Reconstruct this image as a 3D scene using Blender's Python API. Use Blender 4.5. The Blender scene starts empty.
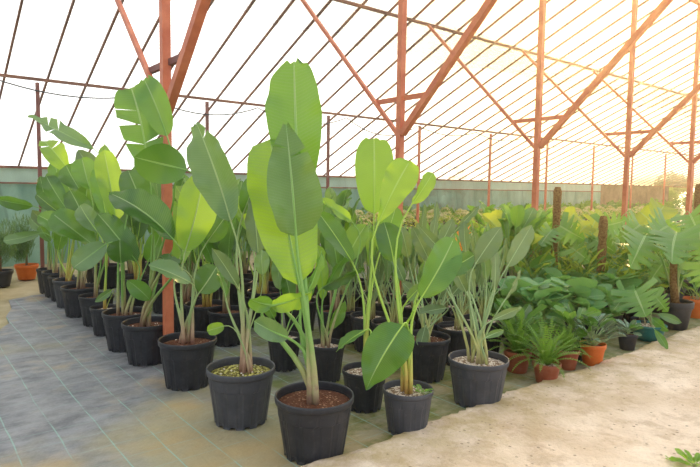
import bpy, math, random
from mathutils import Vector as V, Matrix, Quaternion
R = math.radians
scene = bpy.context.scene
COL = scene.collection
F = 569.6
# ------------------------------------------------------------------ camera
cam_d = bpy.data.cameras.new('camera'); cam = bpy.data.objects.new('camera', cam_d); COL.objects.link(cam)
cam_d.lens = F * 36 / 700; cam_d.sensor_width = 36; cam_d.clip_end = 400
CAM = V((0, 0, 1.6))
CM = Matrix.Rotation(R(-38.775), 3, 'Z') @ Matrix.Rotation(R(90 - 4.508), 3, 'X') @ Matrix.Rotation(R(0.792), 3, 'Z')
cam.matrix_world = Matrix.Translation(CAM) @ CM.to_4x4()
scene.camera = cam
HEAD = V((math.sin(R(38.775)), math.cos(R(38.775)), 0))

def ray(px, py):
    return (CM @ V(((px - 350) / F, -(py - 233.5) / F, -1)))
def at(px, py, d):                      # a point at horizontal distance d (along the heading) seen at px, py
    r = ray(px, py)
    return CAM + r * (d / r.dot(HEAD))
def ground(px, py, z=0.0):
    r = ray(px, py)
    return CAM + r * ((z - CAM.z) / r.z)
def dist(p):
    return (V(p) - CAM).dot(HEAD)

# ------------------------------------------------------------------ tagging
def tag(o, label=None, cat=None, group=None, kind=None):
    if label: o['label'] = label
    if cat: o['category'] = cat
    if group: o['group'] = group
    if kind: o['kind'] = kind
    return o
def thing(name, label, cat, loc=(0, 0, 0), rz=0, group=None):
    o = bpy.data.objects.new(name, None); COL.objects.link(o)
    o.location = loc; o.rotation_euler = (0, 0, rz); o.empty_display_size = .1
    return tag(o, label, cat, group)
KIDS = {}
def link(name, me, mat, parent=None):
    o = bpy.data.objects.new(name, me); COL.objects.link(o)
    if mat is not None and len(me.materials) == 0: me.materials.append(mat)
    if parent is not None:
        o.parent = parent; KIDS.setdefault(parent.name, []).append(o)
    return o
def copy_tree(o, parent=None):
    c = o.copy(); COL.objects.link(c)
    if parent is not None:
        c.parent = parent; KIDS.setdefault(parent.name, []).append(c)
    for ch in KIDS.get(o.name, []): copy_tree(ch, c)
    return c

class MB:
    def __init__(s): s.v = []; s.f = []; s.uv = {}
    def add(s, vs, fs, uvs=None):
        n = len(s.v); s.v += [tuple(v) for v in vs]; s.f += [tuple(i + n for i in f) for f in fs]
        if uvs:
            for i, u in enumerate(uvs): s.uv[n + i] = u
    def box(s, x0, x1, y0, y1, z0, z1):
        s.add([(x0,y0,z0),(x1,y0,z0),(x1,y1,z0),(x0,y1,z0),(x0,y0,z1),(x1,y0,z1),(x1,y1,z1),(x0,y1,z1)],
              [(0,3,2,1),(4,5,6,7),(0,1,5,4),(1,2,6,5),(2,3,7,6),(3,0,4,7)])
    def bar(s, a, b, w, h, up=V((0, 0, 1))):
        a = V(a); b = V(b); d = (b - a).normalized()
        if abs(d.dot(up)) > .98: up = V((0, 1, 0))
        x = d.cross(up).normalized(); y = x.cross(d)
        vs = []
        for p in (a, b):
            for sx, sy in ((-1,-1),(1,-1),(1,1),(-1,1)): vs.append(p + x * sx * w / 2 + y * sy * h / 2)
        s.add(vs, [(0,3,2,1),(4,5,6,7),(0,1,5,4),(1,2,6,5),(2,3,7,6),(3,0,4,7)])
    def tube(s, pts, rad, n=6, flat=1.0, cap=True, side=None):
        pts = [V(p) for p in pts]; N = len(pts); vs = []; fs = []; uvs = []
        prev = None
        for i, p in enumerate(pts):
            t = (pts[min(i + 1, N - 1)] - pts[max(i - 1, 0)])
            if t.length < 1e-9: t = V((0, 0, 1))
            t.normalize()
            if prev is None:
                a = side if side is not None else (V((1, 0, 0)) if abs(t.x) < .8 else V((0, 1, 0)))
            else: a = prev
            x = (a - t * a.dot(t))
            if x.length < 1e-6: x = t.orthogonal()
            x.normalize(); prev = x; y = t.cross(x)
            r = rad[i] if hasattr(rad, '__len__') else rad
            for k in range(n):
                an = 2 * math.pi * k / n
                vs.append(p + x * math.cos(an) * r + y * math.sin(an) * r * flat); uvs.append((k / n, i / (N - 1)))
        for i in range(N - 1):
            for k in range(n):
                a = i * n + k; b = i * n + (k + 1) % n
                fs.append((a, b, b + n, a + n))
        if cap:
            fs.append(tuple(range(n))[::-1]); fs.append(tuple((N - 1) * n + k for k in range(n)))
        s.add(vs, fs, uvs)
    def lathe(s, prof, n=40, fn=None, closed_bottom=True):
        vs = []; fs = []
        for j, (r, z) in enumerate(prof):
            for k in range(n):
                a = 2 * math.pi * k / n
                rr, zz = (r, z) if fn is None else fn(j, a, r, z)
                vs.append((rr * math.cos(a), rr * math.sin(a), zz))
        for j in range(len(prof) - 1):
            for k in range(n):
                a = j * n + k; b = j * n + (k + 1) % n
                fs.append((a, b, b + n, a + n))
        if closed_bottom: fs.append(tuple(range(n))[::-1])
        s.add(vs, fs)
    def mesh(s, name, smooth=False, mat=None):
        me = bpy.data.meshes.new(name); me.from_pydata(s.v, [], s.f)
        if s.uv:
            l = me.uv_layers.new(name='UVMap')
            idx = [0] * len(me.loops); me.loops.foreach_get('vertex_index', idx)
            fl = []
            for i in idx: fl.extend(s.uv.get(i, (0, 0)))
            l.data.foreach_set('uv', fl)
        if smooth: me.polygons.foreach_set('use_smooth', [True] * len(me.polygons))
        me.update()
        if mat: me.materials.append(mat)
        return me
    def build(s, name, mat, parent=None, smooth=False):
        return link(name, s.mesh(name, smooth), mat, parent)

# ------------------------------------------------------------------ materials
class NT:
    def __init__(s, name):
        s.m = bpy.data.materials.new(name); s.m.use_nodes = True; s.t = s.m.node_tree; s.t.nodes.clear()
        s.out = s.t.nodes.new('ShaderNodeOutputMaterial')
    def n(s, typ, **kw):
        o = s.t.nodes.new('ShaderNode' + typ)
        for k, v in kw.items():
            if k.startswith('i_'):
                key = k[2:]; key = int(key) if key.isdigit() else key.replace('_', ' ')
                if hasattr(v, 'links') or isinstance(v, bpy.types.NodeSocket): s.t.links.new(v, o.inputs[key])
                else:
                    if isinstance(v, tuple) and len(v) == 3 and o.inputs[key].type == 'RGBA': v = v + (1,)
                    o.inputs[key].default_value = v
            else: setattr(o, k, v)
        return o
    def math(s, op, a, b=0.0, c=None):
        o = s.n('Math', operation=op, i_0=a, i_1=b)
        if c is not None:
            if isinstance(c, bpy.types.NodeSocket): s.t.links.new(c, o.inputs[2])
            else: o.inputs[2].default_value = c
        return o.outputs[0]
    def mix(s, f, a, b, bt='MIX'):
        o = s.t.nodes.new('ShaderNodeMix'); o.data_type = 'RGBA'; o.blend_type = bt
        for i, v in ((0, f), (6, a), (7, b)):
            if isinstance(v, bpy.types.NodeSocket): s.t.links.new(v, o.inputs[i])
            else: o.inputs[i].default_value = (v + (1,)) if isinstance(v, tuple) and len(v) == 3 else v
        return o.outputs[2]
    def ramp(s, f, stops):
        o = s.n('ValToRGB', i_0=f); e = o.color_ramp.elements
        while len(e) < len(stops): e.new(.5)
        for k, (p, c) in enumerate(stops):
            e[k].position = p; e[k].color = (c + (1,)) if isinstance(c, tuple) else (c, c, c, 1)
        return o.outputs[0]
    def noise(s, vec, scale, detail=3, rough=.55):
        return s.n('TexNoise', i_Vector=vec, i_Scale=scale, i_Detail=detail, i_Roughness=rough).outputs[0]
    def coord(s, k='Object'): return s.n('TexCoord').outputs[k]
    def pos(s): return s.n('NewGeometry').outputs['Position']
    def bump(s, h, st=.3, d=.01): return s.n('Bump', i_Strength=st, i_Distance=d, i_Height=h).outputs[0]
    def pbsdf(s, col, rough=.5, spec=.5, normal=None, metal=0.0):
        o = s.n('BsdfPrincipled', i_Base_Color=col, i_Roughness=rough, i_Metallic=metal)
        o.inputs['Specular IOR Level'].default_value = spec
        if normal is not None: s.t.links.new(normal, o.inputs['Normal'])
        return o.outputs[0]
    def surf(s, sh): s.t.links.new(sh, s.out.inputs[0]); return s.m

def simple(name, c1, c2=None, scale=8, rough=.6, spec=.4, bump=0.0, bd=.01, metal=0.0):
    t = NT(name); co = t.coord()
    n = t.noise(co, scale, 5)
    col = t.mix(t.ramp(n, [(.35, 0.0), (.65, 1.0)]), c1, c2 or c1)
    nm = t.bump(t.noise(co, scale * 6, 4), bump, bd) if bump else None
    return t.surf(t.pbsdf(col, rough, spec, nm, metal))

def leaf_mat(name, c1, c2, under, trans, tr=.35, rough=.32, stripes=40, veins=.11, mid=(.45, .6, .25), spots=None):
    k_ = .66; c1, c2, under, mid = [tuple(x * k_ for x in c) for c in (c1, c2, under, mid)]; trans = tuple(x * .85 for x in trans)
    t = NT(name); uv = t.coord('UV'); ob = t.coord('Object')
    sx = t.n('SeparateXYZ', i_0=uv)
    u = sx.outputs[0]; v = sx.outputs[1]
    au = t.math('ABSOLUTE', t.math('SUBTRACT', u, .5))
    rnd = t.n('ObjectInfo').outputs['Random']
    n = t.noise(ob, 5, 3)
    base = t.mix(t.ramp(t.math('ADD', n, t.math('MULTIPLY', t.math('SUBTRACT', rnd, .5), .5)), [(.3, 0.0), (.7, 1.0)]), c1, c2)
    st = t.math('MULTIPLY_ADD', t.math('SINE', t.math('MULTIPLY', v, stripes * 6.283)), .5, .5)
    st2 = t.math('POWER', st, 4.0)
    col = t.mix(t.math('MULTIPLY', st2, veins), base, mid)
    mm = t.math('LESS_THAN', au, .022)
    col = t.mix(t.math('MULTIPLY', mm, .85), col, tuple(min(.7, c * 1.25 + .03) for c in mid))
    if spots:
        w = t.ramp(t.math('SINE', t.math('MULTIPLY', v, spots[1] * 6.283)), [(.45, 0.0), (.6, 1.0)])
        col = t.mix(t.math('MULTIPLY', w, .8), col, spots[0])
    # browned margins and small blemishes
    dry = t.math('MULTIPLY', t.ramp(t.noise(ob, 26, 4), [(.66, 0.0), (.72, 1.0)]), t.ramp(au, [(.40, 0.0), (.5, 1.0)]))
    col = t.mix(t.math('MULTIPLY', dry, .8), col, (.35, .24, .08))
    bf = t.n('NewGeometry').outputs['Backfacing']
    col = t.mix(t.math('MULTIPLY', bf, .75), col, under)
    nm = t.bump(st, .12, .002)
    p = t.pbsdf(col, rough, .7, nm)
    tl = t.n('BsdfTranslucent', i_Color=t.mix(t.math('MULTIPLY', st2, .3), trans, mid)).outputs[0]
    return t.surf(t.n('MixShader', i_0=tr, i_1=p, i_2=tl).outputs[0])

M = {}
M['dark']   = leaf_mat('leaf_deep_green', (.04,.15,.016), (.08,.24,.022), (.13,.26,.08), (.16,.40,.03), .32)
M['mid']    = leaf_mat('leaf_mid_green', (.08,.26,.026), (.13,.37,.036), (.17,.34,.10), (.28,.55,.05), .38)
M['bright'] = leaf_mat('leaf_young_green', (.17,.40,.035), (.24,.50,.05), (.25,.48,.08), (.50,.80,.06), .5)
M['pale']   = leaf_mat('leaf_bloomy_green', (.13,.28,.09), (.21,.38,.14), (.25,.42,.17), (.28,.50,.10), .3, .3)
M['grey']   = leaf_mat('leaf_grey_green', (.14,.25,.09), (.24,.36,.15), (.24,.36,.16), (.26,.42,.09), .28, .5, veins=.12, mid=(.42,.52,.26))
M['fern']   = leaf_mat('fern_green', (.13,.32,.02), (.27,.50,.035), (.2,.4,.06), (.35,.65,.05), .4, .5, stripes=10, veins=.05)
M['syn']    = leaf_mat('arrowhead_green', (.12,.36,.09), (.24,.54,.17), (.25,.45,.18), (.3,.6,.1), .34, .35, stripes=5, veins=.15, mid=(.3,.5,.22))
M['mons']   = leaf_mat('split_leaf_green', (.10,.31,.045), (.19,.43,.08), (.2,.4,.1), (.32,.6,.06), .38, .35, stripes=5, veins=.12)
M['cala']   = leaf_mat('silver_striped_green', (.04,.14,.05), (.08,.22,.09), (.14,.14,.12), (.15,.3,.08), .22, .35, stripes=9, veins=.1, spots=((.5,.64,.5), 9))
M['olive']  = leaf_mat('olive_green', (.13,.28,.04), (.20,.37,.07), (.2,.34,.1), (.26,.48,.06), .32)
M['fresh']  = leaf_mat('fresh_green', (.12,.32,.03), (.17,.40,.04), (.2,.42,.08), (.40,.72,.05), .45)
M['strap']  = leaf_mat('strap_leaf_green', (.17,.32,.03), (.36,.48,.06), (.3,.42,.08), (.6,.72,.06), .45, .45, stripes=1, veins=.0)
M['gold']   = leaf_mat('gold_green', (.28,.42,.03), (.42,.52,.05), (.35,.5,.1), (.65,.75,.08), .45, .5, stripes=2, veins=.0)
M['cream']  = leaf_mat('cream_leaf', (.95,.85,.45), (1.0,.95,.65), (.7,.7,.4), (.8,.75,.35), .4, .5, stripes=2, veins=.0)
M['needle'] = leaf_mat('needle_green', (.05,.15,.05), (.10,.25,.07), (.1,.22,.08), (.2,.4,.08), .3, .6, stripes=1, veins=.0)
M['tree']   = leaf_mat('tree_green', (.12,.22,.03), (.2,.32,.05), (.2,.32,.08), (.4,.55,.08), .4, .6, stripes=1, veins=.0)

def stalk_mat(name, lo, midc, hi):
    t = NT(name); sx = t.n('SeparateXYZ', i_0=t.coord('UV')); v = sx.outputs[1]
    n = t.noise(t.coord(), 30, 3)
    c = t.ramp(t.math('ADD', v, t.math('MULTIPLY', t.math('SUBTRACT', n, .5), .12)), [(.0, lo), (.10, midc), (.25, hi), (1.0, tuple(min(1, x * 1.25) for x in hi))])
    return t.surf(t.pbsdf(c, .45, .4))
M['stalk'] = stalk_mat('stalk_green', (.30,.17,.13), (.36,.34,.15), (.19,.36,.08))
M['stalk_red'] = stalk_mat('stalk_pinkish', (.33,.16,.12), (.42,.30,.18), (.28,.38,.15))
M['stalk_y'] = stalk_mat('stalk_yellow', (.5,.27,.08), (.5,.48,.10), (.34,.52,.08))
M['stalk_g'] = stalk_mat('stalk_grey', (.35,.28,.15), (.46,.46,.16), (.30,.42,.19))
M['brownstem'] = simple('brown_stem', (.16,.08,.04), (.25,.14,.07), 20, .8)

def pot_mat(name, c, c2, rough=.42, dusty=(.25,.24,.22), dust=.25):
    t = NT(name); co = t.coord()
    n = t.noise(co, 7, 5)
    col = t.mix(t.ramp(n, [(.35, 0.0), (.7, 1.0)]), c, c2)
    d = t.ramp(t.noise(co, 22, 5, .7), [(.52, 0.0), (.75, 1.0)])
    col = t.mix(t.math('MULTIPLY', d, dust), col, dusty)
    return t.surf(t.pbsdf(col, rough, .32, t.bump(t.noise(co, 60, 3), .1, .002)))
M['pot'] = pot_mat('black_plastic', (.022,.023,.027), (.035,.036,.042), .42, (.16,.15,.14), .18)
M['pot_grey'] = pot_mat('dark_grey_plastic', (.048,.05,.058), (.07,.073,.083), .45, (.2,.19,.18), .2)
M['pot_orange'] = pot_mat('orange_plastic', (.62,.13,.02), (.70,.17,.03), .45, (.5,.25,.12), .15)
M['pot_brown'] = pot_mat('red_brown_plastic', (.26,.065,.03), (.32,.085,.04), .45, (.4,.25,.2), .2)
M['pot_teal'] = pot_mat('teal_plastic', (.02,.14,.13), (.03,.19,.17), .35, (.3,.35,.33), .2)

def soil_mat(name, c1, c2, c3, amt, sc=90):
    t = NT(name); co = t.coord()
    v = t.n('TexVoronoi', i_Vector=co, i_Scale=sc)
    rn = t.n('SeparateXYZ', i_0=v.outputs['Color']).outputs[0]
    col = t.mix(t.noise(co, 40, 4), c1, c2)
    col = t.mix(t.ramp(rn, [(1 - amt - .02, 0.0), (1 - amt + .02, 1.0)]), col, c3)
    return t.surf(t.pbsdf(col, .9, .2, t.bump(v.outputs['Distance'], .9, .01)))
M['soil'] = soil_mat('brown_bark_soil', (.05,.018,.009), (.15,.058,.028), (.30,.17,.10), .10)
M['soil_moss'] = soil_mat('mossy_soil', (.08,.10,.012), (.14,.085,.03), (.45,.42,.12), .35, 80)
M['soil_chip'] = soil_mat('pale_chip_soil', (.16,.09,.05), (.28,.19,.12), (.62,.53,.42), .45, 75)
M['rust'] = simple('rust_red_paint', (.46,.115,.05), (.60,.19,.09), 6, .55, .4, .2, .003)
M['rust_dk'] = simple('dark_red_primer', (.16,.055,.045), (.24,.085,.06), 5, .6, .4, .2, .003)
M['rafter'] = simple('rafter_brown', (.15,.07,.05), (.30,.13,.07), 2, .65, .3, .2, .003)
M['cable'] = simple('black_cable', (.03,.03,.035), None, 5, .5)
M['moss'] = simple('coir_fibre', (.22,.11,.04), (.42,.26,.10), 40, .95, .1, 1.0, .02)
M['orangeflower'] = simple('orange_petal', (.9,.25,.02), (.95,.36,.03), 20, .5)
M['bench'] = simple('bench_metal', (.25,.25,.24), (.32,.31,.28), 5, .5)
M['perlite'] = simple('pale_chips', (.55,.48,.38), (.75,.7,.6), 20, .9)

# ------------------------------------------------------------------ leaf geometry
def bez(p0, p1, p2, p3, n):
    out = []
    for i in range(n + 1):
        t = i / n; a = 1 - t
        out.append(p0 * a**3 + p1 * 3 * a * a * t + p2 * 3 * a * t * t + p3 * t**3)
    return out
SH = {'broad': (.42, .36), 'oval': (.5, .5), 'lance': (.75, .85), 'heart': (.30, .75), 'strap': (.25, .6), 'tapered': (.55, .75), 'topwide': (.66, .52), 'lowwide': (.36, .95), 'paddle': (.85, .42)}
def blade_curve(base, tip, nrm, bend, n, sb=0.0):
    L = (tip - base).length
    c = (base + tip) / 2 + nrm * bend * L + (tip - base).cross(nrm).normalized() * sb * L
    out = []
    for i in range(n + 1):
        t = i / n; out.append(base * (1 - t)**2 + c * 2 * t * (1 - t) + tip * t * t)
    return out
def blade_mb(mb, base, tip, width, nrm, shape='broad', bend=.06, cup=.22, wave=.03, tears=(), rows=16, cols=4, shear=.10, back=0.0, rng=random, tearfrom=.12, blunt=0.0, sb=0.0, twist=0.0):
    base = V(base); tip = V(tip); ax = tip - base; L = ax.length; axn = ax / L
    nrm = (nrm - axn * nrm.dot(axn)).normalized(); side = axn.cross(nrm).normalized()
    a, b = SH[shape]; tm = a / (a + b); mx = tm**a * (1 - tm)**b
    def W(t):
        t = min(max(t, 0.0), 1.0) * (1 - blunt)
        return width / 2 * (max(t, 1e-4)**a * max(1 - t, 0)**b) / mx
    c = (base + tip) / 2 + nrm * bend * L + side * sb * L
    def cen(t):
        tt = min(max(t, -.5), 1.2)
        return base * (1 - tt)**2 + c * 2 * tt * (1 - tt) + tip * tt * tt
    ph = rng.random() * 6.28
    for sgn in (-1, 1):
        tr = sorted([abs(x[0]) for x in tears if (x[0] < 0) == (sgn < 0)])
        gap = {abs(x[0]): x[1] for x in tears if (x[0] < 0) == (sgn < 0)}
        edges = [0.0] + tr + [1.0]
        for k in range(len(edges) - 1):
            T0, T1 = edges[k], edges[k + 1]
            m = max(2, int(round((T1 - T0) * rows)))
            vs = []; uvs = []; fs = []
            lift = (rng.random() - .5) * .12 if len(edges) > 2 else 0
            for i in range(m + 1):
                f = i / m; T = T0 + (T1 - T0) * f
                for j in range(cols + 1):
                    s = j / cols
                    Te = T
                    so = max(0, (s - tearfrom) / (1 - tearfrom))
                    g0 = gap.get(T0, 0) if k > 0 else 0
                    g1 = gap.get(T1, 0) if k < len(edges) - 2 else 0
                    Te += so * (g0 / 2 * (1 - f) - g1 / 2 * f)
                    t = Te + shear * s * math.sin(math.pi * min(max(Te, 0), 1)) * (1 - Te * .5) - back * s * (1 - Te)**2
                    w = W(Te) if back == 0 else width / 2 * (max(1e-4, .12 + .88 * Te)**a * (1 - Te)**b) / mx * min(1, 1.0)
                    off = w * s
                    h = cup * off * (s * (1.35 - .75 * s)) * (1 + .5 * math.sin(ph * 3 + Te * 5)) * 1.5 + wave * L * (math.sin(ph + Te * 15 * (1 if sgn > 0 else 1.25)) + .6 * math.sin(ph * 2 + Te * 31)) * s * s * .5 + lift * off
                    if blunt and T > .999: t += (rng.uniform(-.022, .012) if 0 < s else -.012) * (.4 + s) * 1.5
                    ct = cen(t)
                    tw = twist * (Te - .35); sd_ = side * math.cos(tw) + nrm * math.sin(tw); nn = nrm * math.cos(tw) - side * math.sin(tw)
                    p = ct + sd_ * sgn * off * math.cos(min(1.2, cup)) + nn * h
                    vs.append(p); uvs.append((.5 + sgn * s / 2, Te))
            n = cols + 1
            for i in range(m):
                for j in range(cols):
                    q = (i * n + j, i * n + j + 1, (i + 1) * n + j + 1, (i + 1) * n + j)
                    fs.append(q if sgn > 0 else q[::-1])
            mb.add(vs, fs, uvs)

def leaf(parent, p0, base, tip, width, nrm, mat='mid', shape='broad', bend=.07, cup=.36, wave=.045, tears=(), rows=16, cols=4,
         stalk='stalk', r0=.016, r1=.006, shear=.1, back=0.0, rng=random, up=.55, tearfrom=.12, blunt=0.0, seg=9, endpull=.3, sb=None, twist=None):
    base = V(base); tip = V(tip); p0 = V(p0); nrm = V(nrm)
    axn = (tip - base).normalized(); nrm = (nrm - axn * nrm.dot(axn)).normalized()
    sb = rng.uniform(-.06, .06) if sb is None else sb; twist = rng.uniform(-1.3, 1.3) if twist is None else twist
    mb = MB(); blade_mb(mb, base, tip, width, nrm, shape, bend, cup, wave, tears, rows, cols, shear, back, rng, tearfrom, blunt, sb, twist)
    o = mb.build('leaf', M[mat], parent, True)
    d = (base - p0).length
    st0 = (axn + nrm * bend * 2).normalized()
    pts = bez(p0, p0 + V((0, 0, 1)) * d * up + (base - p0) * .05, base - st0 * d * endpull, base, seg)
    rad = [r0 + (r1 - r0) * min(1, (i / seg) * 1.15) for i in range(seg + 1)]
    L = (tip - base).length
    mr = blade_curve(base, tip, nrm, bend, 6, sb)[1:]
    pts2 = pts + [p - nrm * r1 * .25 for p in mr[:-1]] + [mr[-1]]
    rad += [r1 * (1 - .85 * (i + 1) / 6) for i in range(6)]
    sm = MB(); sm.tube(pts2, rad, 6)
    sm.build('leaf_stalk', M[stalk], o, True)
    return o

def view_normal(p, roll, axn):
    n = (CAM - p).normalized(); n = (n - axn * n.dot(axn)).normalized()
    return Quaternion(axn, R(roll)) @ n

# ------------------------------------------------------------------ pots
def pot_parts(root, R0, H, mat, soil, style='nursery', chips=0, rng=random):
    n = 96 if style == 'nursery' else 40
    b = MB()
    if style == 'nursery':
        Rb = R0 * .76; z1 = H * .90
        prof = [(Rb * .9, .012), (Rb, .012), (Rb * 1.01, .03), (Rb * 1.03, H * .12), (Rb + (R0 - Rb) * .45, H * .48), (Rb + (R0 - Rb) * .62, H * .66), (Rb + (R0 - Rb) * .66, H * .68), (R0 * .945, H * .86), (R0 * .95, z1)]
        def fn(j, a, r, z):
            c = math.cos(a * 12)
            if j in (1, 2): z = z + (-.012 if c > -.35 else .006)
            if 2 <= j <= 5: r = r - R0 * .022 * (1 if c > .2 else 0)
            if j == 6: r = r - R0 * .022 * (1 if math.cos(a * 12) > .85 else 0)
            return r, max(z, 0)
        b.lathe(prof, n, fn)
        pot = b.build('pot', M[mat], root)
        rim = MB(); rr = R0
        rim.lathe([(R0 * .94, z1 - .005), (rr * .99, z1 - .004), (rr * 1.0, z1 + .004), (rr * 1.005, H - .008), (rr * .995, H), (rr * .965, H), (rr * .955, H - .008), (rr * .95, H - .05)], 64, None, False)
        rim.build('pot_rim', M[mat], pot, True)
    elif style == 'bowl':
        b.lathe([(R0 * .5, 0), (R0 * .62, .01), (R0 * .82, H * .4), (R0 * .93, H * .8), (R0 * .94, H * .82), (R0 * 1.0, H * .83), (R0 * 1.02, H * .97), (R0 * .99, H), (R0 * .93, H * .97), (R0 * .9, H * .7)], n)
        pot = b.build('pot', M[mat], root, True)
    else:
        b.lathe([(R0 * .68, 0), (R0 * .70, .006), (R0 * .90, H * .78)], n)
        pot = b.build('pot', M[mat], root, True)
        rim = MB(); rim.lathe([(R0 * .88, H * .78), (R0 * .97, H * .78), (R0 * .98, H * .8), (R0, H * .98), (R0 * .985, H), (R0 * .94, H), (R0 * .93, H * .97), (R0 * .9, H * .7)], n, None, False)
        rim.build('pot_rim', M[mat], pot, True)
    s = MB(); zs = H - .045 * (H / .37) - .005; Rs = R0 * (.945 if style == 'nursery' else .9)
    vs = [(0, 0, zs + .012)]; fs = []
    for j in range(1, 7):
        for k in range(28):
            a = 6.2832 * k / 28; r = Rs * j / 6
            vs.append((r * math.cos(a), r * math.sin(a), zs + (.012 * (1 - j / 6) + rng.uniform(-.005, .005) if j < 6 else -.004)))
    for k in range(28): fs.append((0, 1 + k, 1 + (k + 1) % 28))
    for j in range(5):
        for k in range(28):
            a = 1 + j * 28 + k; c = 1 + j * 28 + (k + 1) % 28
            fs.append((a, a + 28, c + 28, c))
    s.add(vs, fs); s.build('soil', M[soil], root, True)
    if chips:
        cb = MB()
        for _ in range(chips):
            r = Rs * .93 * math.sqrt(rng.random()); a = rng.random() * 6.28; q = rng.uniform(.004, .010)
            x, y = r * math.cos(a), r * math.sin(a); z = zs + .012 * (1 - r / Rs)
            t = rng.random() * 3; c, d = math.cos(t) * q, math.sin(t) * q
            cb.add([(x + c, y + d, z), (x - d, y + c * .7, z + q * .5), (x - c, y - d, z), (x + d, y - c * .7, z + q * .3), (x, y, z + q)], [(0, 1, 4), (1, 2, 4), (2, 3, 4), (3, 0, 4)])
        o = cb.build('wood_chips', M['perlite'], root); o['kind'] = 'stuff'
    return zs
HAZE = .0036
# ================================================================== setting
EY, EZ, SL, RY = 12.85, 1.93, .45, 4.86        # eave y, eave height, roof slope, ridge y
RZ = EZ + SL * (EY - RY)
def roof_z(y): return RZ - SL * abs(y - RY)
X0, X1, Y0 = -4.0, 38.0, -3.2

def floor_mat():
    t = NT('woven_ground_cloth'); p = t.pos()
    mp = t.n('Mapping', i_Vector=p); mp.inputs['Rotation'].default_value = (0, 0, 0)
    mp.inputs['Location'].default_value = (.07, .03, 0)
    q = mp.outputs[0]
    dn = t.noise(q, 1.2, 2)
    s = t.n('SeparateXYZ', i_0=q); x = t.math('ADD', s.outputs[0], t.math('MULTIPLY', dn, .05)); y = t.math('ADD', s.outputs[1], t.math('MULTIPLY', dn, .06))
    n1 = t.noise(p, .9, 4); n2 = t.noise(p, 3.2, 8, .72); n3 = t.noise(p, 11, 4); n4 = t.noise(p, 1.6, 3)
    st = t.n('Mapping', i_Vector=q); st.inputs['Scale'].default_value = (14, 1.5, 1)
    st2 = t.n('Mapping', i_Vector=q); st2.inputs['Scale'].default_value = (3.0, 8.0, 1)
    sm = t.noise(st2.outputs[0], 1.0, 4, .6)
    col = t.mix(t.ramp(n2, [(.38, 0.0), (.62, 1.0)]), (.115,.12,.13), (.235,.235,.235))
    col = t.mix(t.math('MULTIPLY', t.ramp(sm, [(.45, 0.0), (.62, 1.0)]), .4), col, (.30, .31, .32))
    # dirt washed over the cloth: strongest in the near corner and beneath the pots
    near = t.math('SUBTRACT', 1.0, t.n('MapRange', i_0=t.math('SUBTRACT', t.n('SeparateXYZ', i_0=p).outputs[1], t.math('MULTIPLY', t.n('SeparateXYZ', i_0=p).outputs[0], .35)), i_1=2.4, i_2=4.2).outputs[0])
    dirt = t.math('ADD', t.math('MULTIPLY', near, .38), n1)
    col = t.mix(t.math('MULTIPLY', t.ramp(dirt, [(.56, 0.0), (.80, 1.0)]), .75), col, (.34, .30, .16))
    col = t.mix(t.math('MULTIPLY', t.ramp(t.math('ADD', n4, t.math('MULTIPLY', near, .12)), [(.56, 0.0), (.72, 1.0)]), .6), col, (.36, .25, .10))
    xg = t.n('SeparateXYZ', i_0=p).outputs[0]
    gm = t.math('MULTIPLY', t.n('MapRange', i_0=xg, i_1=1.7, i_2=2.3).outputs[0], t.ramp(n2, [(.42, 0.0), (.58, 1.0)]))
    col = t.mix(t.math('MULTIPLY', gm, .85), col, (.10, .125, .015))
    def lines(c, per, w):
        f = t.math('ABSOLUTE', t.math('SUBTRACT', t.math('FRACT', t.math('DIVIDE', c, per)), .5))
        return t.math('LESS_THAN', f, w / per / 2)
    brk = t.ramp(t.noise(q, 2.2, 3), [(.38, 0.1), (.52, 1.0)])
    col = t.mix(t.math('MULTIPLY', t.math('MULTIPLY', lines(x, .246, .008), brk), .75), col, (.24, .40, .33))
    col = t.mix(t.math('MULTIPLY', t.math('MULTIPLY', lines(y, .22, .007), brk), .40), col, (.24, .36, .31))
    nm = t.bump(t.math('ADD', t.math('MULTIPLY', n3, .5), t.math('MULTIPLY', sm, .8)), .8, .03)
    rough = t.ramp(n1, [(.3, .45), (.7, .75)])
    return t.surf(t.pbsdf(col, rough, .35, nm))
def earth_mat():
    t = NT('bare_earth'); p = t.pos()
    col = t.mix(t.ramp(t.noise(p, 1.5, 5), [(.35, 0.0), (.65, 1.0)]), (.24, .20, .10), (.42, .35, .22))
    col = t.mix(t.ramp(t.noise(p, .8, 3), [(.52, 0.0), (.62, .7)]), col, (.22, .22, .09))
    return t.surf(t.pbsdf(col, .9, .2, t.bump(t.noise(p, 12, 5), .6, .03)))
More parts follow.
